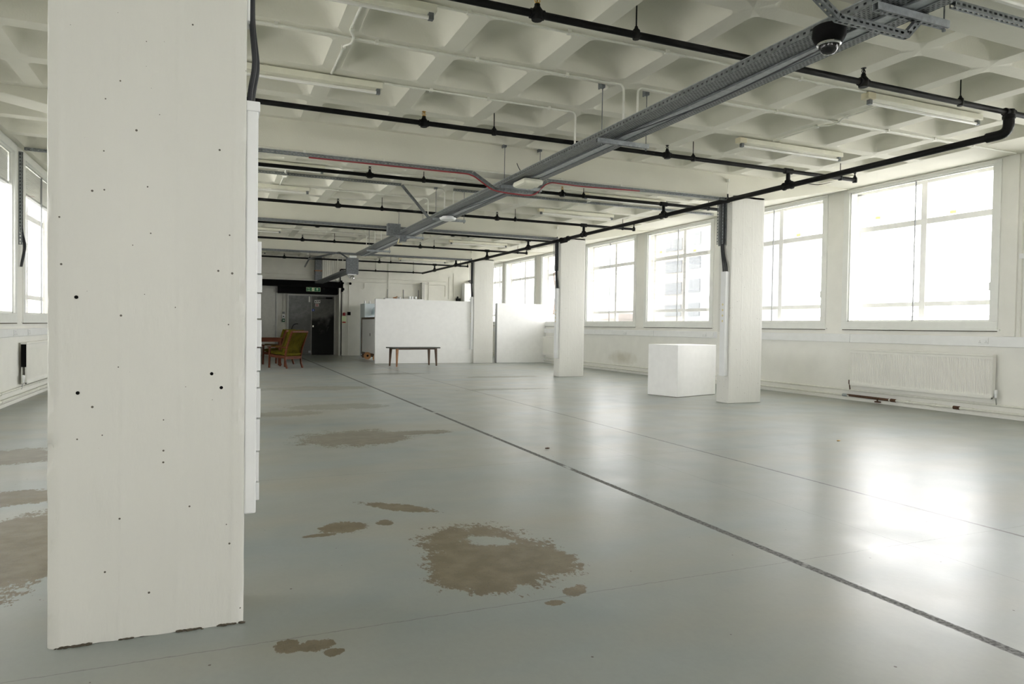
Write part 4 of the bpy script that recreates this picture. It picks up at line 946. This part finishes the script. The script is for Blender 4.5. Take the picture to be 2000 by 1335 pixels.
def armchair():
    g = root('armchair', (0, 0, 0), 'reddish wooden armchair with olive cushions, nearer of the two, seen from behind', 'armchair', 'olive armchairs')
    hw = .285; yb_, yf = -.30, .30
    for s in (-1, 1):
        b = bm_(); prism_path(b, [(s*hw, yb_-.05, 0), (s*hw, yb_+.00, .12), (s*hw, yb_+.025, .30), (s*hw, yb_-.03, .55), (s*hw, yb_-.13, .80), (s*hw, yb_-.22, 1.0)], .018, .026); part('back_post', b, M['wood'], g, local=True, bevel=.006)
        b = bm_(); prism_path(b, [(s*hw, yf, 0), (s*hw, yf-.01, .30), (s*hw, yf-.015, .555)], .020, .024); part('front_leg', b, M['wood'], g, local=True, bevel=.006)
        b = bm_(); prism_path(b, [(s*hw, yf+.05, .565), (s*hw, .05, .575), (s*hw, yb_+.0, .555)], .032, .014); part('armrest', b, M['wood'], g, local=True, bevel=.008)
        b = bm_(); box(b, s*hw-.03, s*hw+.03, -.16, .22, .58, .60); part('arm_pad', b, M['olive'], g, local=True, bevel=.008)
        b = bm_(); prism_path(b, [(s*hw, yf, .335), (s*hw, yb_+.02, .295)], .014, .035); part('side_rail', b, M['wood'], g, local=True, bevel=.004)
    b = bm_(); box(b, -hw, hw, yf-.02, yf+.01, .30, .37); part('front_rail', b, M['wood'], g, local=True, bevel=.006)
    b = bm_(); box(b, -hw, hw, yb_+.005, yb_+.035, .245, .325); part('rear_rail', b, M['wood'], g, local=True, bevel=.006)
    b = bm_(); prism_path(b, [(-hw-.01, yb_-.225, .985), (-.1, yb_-.245, .99), (.1, yb_-.245, .99), (hw+.01, yb_-.225, .985)], .018, .028); part('top_rail', b, M['wood'], g, local=True, bevel=.01)
    b = bm_(); soft_slab(b, .53, .60, .10, Matrix.Translation((0, 0, .40))@Matrix.Rotation(math.radians(4), 4, 'X')); part('seat_cushion', b, M['olive'], g, local=True, smooth=True)
    ang = math.radians(69)   # back leans
    b = bm_(); soft_slab(b, .52, .72, .13, Matrix.Translation((0, yb_+.015, .69))@Matrix.Rotation(math.radians(180)-ang, 4, 'X') , 8, 10, .02); part('back_cushion', b, M['olive'], g, local=True, smooth=True)
    # cloth hung over the back between the posts, lightly folded
    b = bm_(); nx, nz = 24, 6; vs = []
    for j in range(nz+1):
        t = j/nz; z = .30+.66*t; y = yb_+.035-.02*t-.235*max(0, (t-.25)/.75)**1.15
        vs.append([b.verts.new((-hw+.022+(2*hw-.044)*i/nx, y-.012+.007*math.sin(i*1.9+t*2.2)*(1-t*.5), z)) for i in range(nx+1)])
    for j in range(nz):
        for i in range(nx): b.faces.new((vs[j][i], vs[j][i+1], vs[j+1][i+1], vs[j+1][i]))
    r_ = bmesh.ops.solidify(b, geom=b.faces[:], thickness=.006); part('back_cloth', b, M['olive'], g, local=True, smooth=True)
    return g
ch = armchair(); ch.location = (1.74, 19.88, 0); ch.rotation_euler = (0, 0, math.radians(40))
c2 = copy_tree(ch, None, (1.68, 21.60, 0), 'reddish wooden armchair with olive cushions, farther one behind the table end'); c2.rotation_euler = (0, 0, math.radians(46))
# table
g = root('wooden_table', (1.0, 20.9, 0), 'small reddish wooden table beside the armchairs, cut by the foreground column', 'table')
b = bm_(); box(b, .1, 1.74, 20.55, 21.10, .775, .80); part('tabletop', b, M['wood'], g, bevel=.006)
b = bm_(); box(b, .18, 1.68, 20.60, 20.625, .685, .775); box(b, .18, 1.68, 21.02, 21.045, .685, .775); box(b, .17, .19, 20.6, 21.04, .685, .775); box(b, 1.66, 1.68, 20.6, 21.04, .685, .775); part('apron', b, M['wood'], g)
for x in (.2, 1.665):
    for y in (20.625, 21.02):
        b = bm_(); box(b, x-.026, x+.026, y-.026, y+.026, 0, .775); part('leg', b, M['wood'], g, bevel=.006)
b = bm_(); box(b, 1.05, 1.10, 20.60, 20.65, 0, .69); part('leg', b, M['wood'], g, bevel=.006)

# ------------------------------------------------------------ whiteboard on a wooden frame, card reels, fridge
g = root('framed_board', (4.98, 24.5, .12), 'white board in a brown wooden frame standing beside the long partition', 'board')
b = bm_(); box(b, 4.98, 5.0, 23.1, 26.0, .21, 1.40); part('board_panel', b, M['board'], g)
b = bm_(); box(b, 4.96, 5.02, 25.96, 26.04, .13, 1.47); box(b, 4.96, 5.02, 23.0, 26.0, .13, .21); box(b, 4.96, 5.02, 23.0, 26.0, 1.40, 1.47); box(b, 4.96, 5.02, 22.98, 23.06, .13, 1.47); part('wooden_frame', b, M['dwood'], g, bevel=.005)
b = bm_(); box(b, 4.93, 5.05, 23.3, 23.4, 0, .14); box(b, 4.93, 5.05, 25.6, 25.7, 0, .14); part('foot_block', b, M['dwood'], g)
for (yy, zz_) in ((24.5, .86), (23.6, 1.30)):
    b = bm_(); box(b, 4.974, 4.98, yy-.03, yy+.03, zz_-.05, zz_+.05); part('dark_mark', b, M['dark'], g)
for k, (x, y, r) in enumerate(((4.86, 24.35, .125), (4.84, 22.75, .115))):
    g = root('card_reel', (x, y, 0), ('orange card reel under the framed board, farther left', 'orange-brown card reel against the partition end')[k], 'reel', 'card reels')
    b = bm_(); lathe(b, (x, y, r), [(r*.32, -.05), (r, -.048), (r, .048), (r*.32, .05)], 24, 'y')
    part('reel_body', b, M['orange'], g, smooth=True)
    b = bm_(); lathe(b, (x, y-.052, r), [(r*.3, -.002), (r*.3, .004)], 16, 'y'); part('core_hole', b, M['dark'], g)
g = root('tall_fridge', (5.45, 26.6, 0), 'tall pale blue fridge behind the partition end', 'fridge')
b = bm_(); box(b, 5.09, 5.75, 26.2, 26.95, .03, 2.0); part('fridge_body', b, M['fridge'], g, bevel=.02)
b = bm_(); box(b, 5.10, 5.74, 26.14, 26.195, .75, 1.99); part('upper_door', b, M['fridge'], g, bevel=.015)
b = bm_(); box(b, 5.10, 5.74, 26.14, 26.195, .06, .74); part('lower_door', b, M['fridge'], g, bevel=.015)
b = bm_(); box(b, 5.12, 5.72, 26.2, 26.9, 0, .03); part('plinth', b, M['dark'], g)
b = bm_(); lathe(b, (5.44, 26.02, 1.60), [(.11, -.012), (.10, .05), (.085, .14), (.05, .22), (.02, .26)], 16); single('hanging_cloth', b, mat('pale_blue_cloth', (.42, .52, .56), .8), 'pale blue cloth hanging in a cone on the fridge door', 'cloth', smooth=True)
for k, x in enumerate((5.16, 5.34)):
    b = bm_(); lathe(b, (x, 26.4, 2.0), [(.03, 0), (.032, .07), (.014, .10), (.014, .12)], 12); single('small_bottle', b, M['pvc'], ('left small white bottle on top of the fridge', 'right small white bottle on top of the fridge')[k], 'bottle', 'bottles on the fridge', smooth=True)

# ------------------------------------------------------------ fittings on the end wall
g = root('exit_sign', (3.4, 27.2, 2.5), 'green fire exit sign with running figure and up arrow on the black lintel', 'sign')
b = bm_(); box(b, 3.12, 3.62, 27.19, 27.21, 2.435, 2.575); part('sign_plate', b, M['green'], g, bevel=.002)
b = bm_(); box(b, 3.115, 3.625, 27.192, 27.208, 2.43, 2.437); box(b, 3.115, 3.625, 27.192, 27.208, 2.573, 2.58); box(b, 3.112, 3.119, 27.192, 27.208, 2.43, 2.58); box(b, 3.621, 3.628, 27.192, 27.208, 2.43, 2.58); part('sign_border', b, M['signw'], g)
def text(txt, x, y, z, size, parent, m, name='lettering'):
    cu = bpy.data.curves.new(name, 'FONT'); cu.body = txt; cu.size = size; cu.extrude = .001; cu.align_x = 'CENTER'
    t = bpy.data.objects.new('tmp', cu); C.objects.link(t); dg = bpy.context.evaluated_depsgraph_get()
    me = bpy.data.meshes.new_from_object(t.evaluated_get(dg)); bpy.data.objects.remove(t)
    b = bmesh.new(); b.from_mesh(me)
    bmesh.ops.transform(b, matrix=Matrix.Translation((x, y, z))@Matrix.Rotation(math.radians(90), 4, 'X'), verts=b.verts[:])
    return part(name, b, m, parent)
text('Fire', 3.205, 27.187, 2.52, .06, g, M['signw']); text('exit', 3.205, 27.187, 2.455, .06, g, M['signw'])
b = bm_(); box(b, 3.315, 3.405, 27.187, 27.19, 2.445, 2.565); pn = part('figure_panel', b, M['signw'], g)
b = bm_()
lathe(b, (3.372, 27.185, 2.549), [(.009, -.001), (.009, .001)], 10, 'y')
for seg in (((3.365, 2.538), (3.352, 2.50)), ((3.365, 2.535), (3.388, 2.520)), ((3.362, 2.532), (3.338, 2.523)), ((3.353, 2.502), (3.378, 2.485)), ((3.378, 2.485), (3.372, 2.458)), ((3.352, 2.502), (3.345, 2.478)), ((3.345, 2.478), (3.325, 2.470))):
    tube(b, [(seg[0][0], 27.186, seg[0][1]), (seg[1][0], 27.186, seg[1][1])], .005, 6)
part('running_figure', b, M['green'], g)
b = bm_(); box(b, 3.500, 3.520, 27.187, 27.19, 2.455, 2.53)
vs = [b.verts.new(p) for p in ((3.465, 27.187, 2.51), (3.555, 27.187, 2.51), (3.51, 27.187, 2.558))]; b.faces.new(vs); e_ = bmesh.ops.extrude_face_region(b, geom=[b.faces[-1]] if False else [f for f in b.faces if len(f.verts) == 3]); bmesh.ops.translate(b, vec=(0, .003, 0), verts=[v for v in e_['geom'] if isinstance(v, bmesh.types.BMVert)])
part('up_arrow', b, M['signw'], g)
g = root('light_switch', (2.37, 28.08, 1.4), 'white switch box above a green call button left of the steel doors', 'switch')
b = bm_(); box(b, 2.33, 2.43, 28.05, 28.1, 1.42, 1.54); part('switch_box', b, M['pvc'], g, bevel=.006)
b = bm_(); lathe(b, (2.38, 28.05, 1.48), [(.022, -.006), (.022, .004)], 12, 'y'); part('black_button', b, M['dark'], g)
b = bm_(); box(b, 2.33, 2.43, 28.045, 28.1, 1.27, 1.39); gb = part('green_box', b, M['green'], g, bevel=.006)
b = bm_(); box(b, 2.35, 2.41, 28.04, 28.046, 1.31, 1.35); part('white_label', b, M['paper'], gb)
conduit([(2.38, 28.08, 1.6), (2.38, 28.08, 2.79)], 'thin vertical conduit above the switch left of the steel doors', r=.014, name='conduit')
b = bm_(); box(b, 2.34, 2.42, 28.05, 28.1, 1.58, 1.66); single('junction_box', b, M['grey'], 'small grey box at the foot of the conduit left of the doors', 'box', bevel=.006)
g = root('fire_alarm_sounder', (4.53, 27.26, 1.6), 'red fire alarm call point on the end wall right of the doors', 'alarm')
b = bm_(); box(b, 4.48, 4.58, 27.24, 27.3, 1.54, 1.60); part('back_box', b, M['redsign'], g, bevel=.005)
b = bm_(); lathe(b, (4.53, 27.25, 1.60), [(.055, 0), (.055, .03), (.04, .055), (.015, .065)], 14); part('red_dome', b, M['redsign'], g, smooth=True)
g = root('fire_notice', (4.53, 27.29, 1.37), 'pale yellow fire notice with red band below the alarm call point', 'notice')
b = bm_(); box(b, 4.45, 4.62, 27.285, 27.3, 1.24, 1.52); part('sheet', b, M['signw'], g)
b = bm_(); box(b, 4.47, 4.60, 27.282, 27.286, 1.26, 1.31); part('red_band', b, M['redsign'], g)
b = bm_(); box(b, 4.66, 4.78, 27.24, 27.3, 1.56, 1.69); single('black_wall_box', b, M['dark'], 'small black square box on the end wall right of the alarm', 'box', bevel=.004)
for k, (pts, lb) in enumerate((([(4.50, 27.28, 1.66), (4.50, 27.28, 2.75)], 'white conduit beside the alcove corner above the red alarm'), ([(4.72, 27.28, 1.7), (4.72, 27.28, 2.72)], 'white conduit above the small black wall box'), ([(4.70, 27.28, 0), (4.70, 27.28, 1.55)], 'thin conduit below the small black wall box'),
        ([(4.6, 27.28, 3.0), (8.6, 27.28, 3.0)], 'long horizontal conduit high on the end wall, upper one'), ([(4.6, 27.28, 2.86), (8.6, 27.28, 2.86), (8.6, 27.28, 2.4)], 'long horizontal conduit high on the end wall, lower one'), ([(7.15-.9, 27.28, 3.7), (7.15-.9, 27.28, 2.0)], 'tall vertical conduit on the end wall above the partition'), ([(5.3, 27.28, 2.8), (5.3, 27.28, 2.6), (5.2, 27.28, 2.6)], 'short hooked conduit on the end wall above the fridge'), ([(-2.0, 27.28, 3.05), (4.3, 27.28, 3.05)], 'long conduit on the wall above the lintel'), ([(-2.0, 27.28, 2.92), (4.3, 27.28, 2.92)], 'second conduit on the wall just above the lintel'),
        ([(8.75, 27.28, 3.2), (8.75, 27.28, 2.3)], 'pair conduit left of the boiler, left one'), ([(8.95, 27.28, 3.35), (8.95, 27.28, 2.4)], 'pair conduit left of the boiler, right one'), ([(7.9, 27.28, 2.95), (7.9, 27.28, 2.0)], 'thin seam conduit between shelf and boiler'))):
    conduit(pts, lb, r=.012, m='endwall', group='conduits on the end wall')
b = bm_(); lathe(b, (4.76, 27.26, 2.78), [(.04, -.02), (.05, 0), (.04, .05)], 12, 'y'); single('round_wall_cap', b, M['dark'], 'black round cap at the top of a conduit on the end wall', 'cap', smooth=True)
# louvre panel and steel post above the lintel
g = root('vertical_duct', (3.52, 27.2, 2.86), 'grey upright duct on the end wall above the lintel', 'duct')
b = bm_(); box(b, 3.42, 3.66, 27.1, 27.3, 2.86, 3.73); part('duct_body', b, M['galvd'], g, bevel=.005)
b = bm_(); box(b, 3.40, 3.68, 27.08, 27.3, 3.19, 3.23); part('duct_band', b, M['lwood'], g)
g = root('louvre_panel', (4.0, 27.25, 2.86), 'off-white upright boarded panel right of the duct above the lintel', 'panel')
b = bm_()
for k in range(9): box(b, 3.70+.075*k, 3.768+.075*k, 27.24, 27.3, 2.86, 3.7)
part('boards', b, M['endwall'], g, bevel=.003)
g = root('lintel_pipes', (4.44, 27.2, 2.4), 'black pipework clustered on the alcove corner at the end of the lintel', 'pipework')
b = bm_(); tube(b, rounded([(4.40, 27.18, 2.88), (4.44, 27.16, 2.75), (4.44, 27.16, 2.45)], .05), .035, 8); lathe(b, (4.46, 27.15, 2.55), [(.05, -.05), (.06, 0), (.05, .05)], 10); lathe(b, (4.44, 27.15, 2.78), [(.04, -.04), (.07, 0), (.04, .04)], 10); part('valve_cluster', b, M['dark'], g, smooth=True)
# kitchen shelf above the partition
g = root('wall_shelf', (6.9, 27.1, 2.2), 'white wall shelf on upright brackets seen above the long partition', 'shelf')
b = bm_(); box(b, 6.05, 7.60, 26.98, 27.28, 2.215, 2.25); part('shelf_board', b, M['pvc'], g, bevel=.003)
for x in (6.22, 6.86, 7.47):
    b = bm_(); box(b, x-.012, x+.012, 27.27, 27.3, 1.9, 2.62); box(b, x-.008, x+.008, 27.05, 27.27, 2.19, 2.215); part('upright_bracket', b, M['grey'], g)
for k, x in enumerate((7.06, 7.16, 7.30)):
    b = bm_(); lathe(b, (x, 27.1, 2.25), [(.035, 0), (.042, .02), (.042, .10), (.038, .102), (.036, .02)], 14); tube(b, bez((x+.04, 27.1, 2.27), (x+.075, 27.1, 2.27), (x+.075, 27.1, 2.335), (x+.04, 27.1, 2.335), 6), .006, 6)
    single('white_mug', b, M['pvc'], ('leftmost of three white mugs on the shelf', 'middle of three white mugs on the shelf', 'rightmost of three white mugs on the shelf')[k], 'mug', 'mugs on the shelf', smooth=True)
b = bm_(); lathe(b, (6.66, 27.1, 2.25), [(.03, 0), (.06, .03), (.075, .06), (.07, .062), (.05, .03)], 14); single('white_bowl', b, M['pvc'], 'white bowl on the shelf left of the mugs', 'bowl', smooth=True)
b = bm_(); tube(b, bez((6.40, 27.1, 2.27), (6.45, 27.1, 2.30), (6.52, 27.1, 2.27), (6.56, 27.1, 2.34), 6), .022, 8); tube(b, bez((6.44, 27.1, 2.26), (6.48, 27.1, 2.29), (6.5, 27.1, 2.26), (6.56, 27.1, 2.26), 6), .018, 8); single('brown_ornament', b, M['lwood'], 'small brown branch-like ornament at the left end of the shelf', 'ornament', smooth=True)
b = bm_(); box(b, 7.55, 7.66, 27.05, 27.3, 2.20, 2.92); single('shelf_side_panel', b, M['doorw'], 'narrow upright panel closing the right end of the shelf recess', 'panel', bevel=.003)
g = root('wall_boiler', (9.6, 27.1, 2.05), 'white wall boiler above the partition beside the column', 'boiler')
b = bm_(); box(b, 9.30, 9.95, 26.95, 27.28, 1.95, 2.95); part('boiler_case', b, M['pvc'], g, bevel=.015)
b = bm_(); tube(b, rounded([(9.62, 27.1, 2.94), (9.62, 27.1, 3.06), (9.62, 27.28, 3.06)], .05), .05, 12); part('flue', b, M['grey'], g, smooth=True)
b = bm_(); lathe(b, (9.55, 26.945, 2.3), [(.02, -.004), (.02, .006)], 10, 'y'); part('dial', b, M['grey'], g)
g = root('black_pump', (9.12, 27.2, 2.1), 'small black pump with pipes left of the boiler', 'pump')
b = bm_(); box(b, 9.04, 9.20, 27.1, 27.28, 2.05, 2.34); lathe(b, (9.1, 27.2, 2.34), [(.03, 0), (.04, .05), (.02, .08)], 10); part('pump_body', b, M['dark'], g, bevel=.01)

# small things on the floor
for k, (x, y, m_, lb) in enumerate(((6.31, 5.63, 'brass', 'small brown leaf-like scrap on the floor right of the joints'), (3.03, 6.2, 'rust', 'tiny brown scrap on the floor beside the main joint'))):
    b = bm_(); bmesh.ops.create_icosphere(b, subdivisions=1, radius=.022, matrix=Matrix.Translation((x, y, .006))@Matrix.Diagonal((1.3, .6, .3, 1))); single('floor_scrap', b, M[m_], lb, 'scrap')

# ------------------------------------------------------------ outside the windows
def block(name, loc, w_, d_, h_, cols, rows, base, label, z0=-14, wm='winm', horiz=False):
    g = root(name, loc, label, 'building')
    x, y = loc[0], loc[1]
    b = bm_(); box(b, x, x+d_, y, y+w_, z0, h_); part('walls', b, base, g)
    b = bm_(); box(b, x-.3, x+d_+.3, y-.3, y+w_+.3, h_, h_+.8); part('roof_parapet', b, base, g)
    for j in range(rows):
        for i in range(cols):
            yy = y+(i+.25)*w_/cols; zt = h_-2.4-j*3.0
            if zt-1.6 < z0: continue
            b = bm_(); box(b, x-.12, x+.1, yy, yy+w_/cols*(.5), zt-1.6, zt); part('window', b, M['outwin'], g)
    return g
M['outwin'] = mat('far_window_glass', (.125, .135, .142), .6, spec=.1)
M['outw1'] = mat('far_pale_render', (.25, .235, .205), .9)
M['outw2'] = mat('far_pale_cladding', (.20, .215, .225), .9)
M['outbrick'] = mat('far_brick', (.22, .185, .165), .9)
M['outground'] = mat('far_ground', (.7, .69, .66), .95)
b = bm_(); box(b, -300, 300, -200, 400, -14.3, -14.0); struct('trim_9', b, M['outground'], label='pale ground far below the windows', cat='ground')
block('tower_block', (58, 76.2, -14), 7.5, 14, 34, 1, 14, M['outw1'], 'pale cream tower with a column of windows, outside the third window')
block('tower_block', (56, 66.0, -14), 9.0, 14, 40, 2, 16, M['outw2'], 'pale blue-grey tower with banded windows, outside the third window')
block('low_building', (52, 84.9, -14), 16, 12, 2.6, 6, 4, M['outbrick'], 'low pale brick building beside the towers, seen through the fourth window')
block('low_building', (60, 30, -14), 30, 12, 2.0, 8, 4, M['outw2'], 'long low pale building outside the nearest windows')
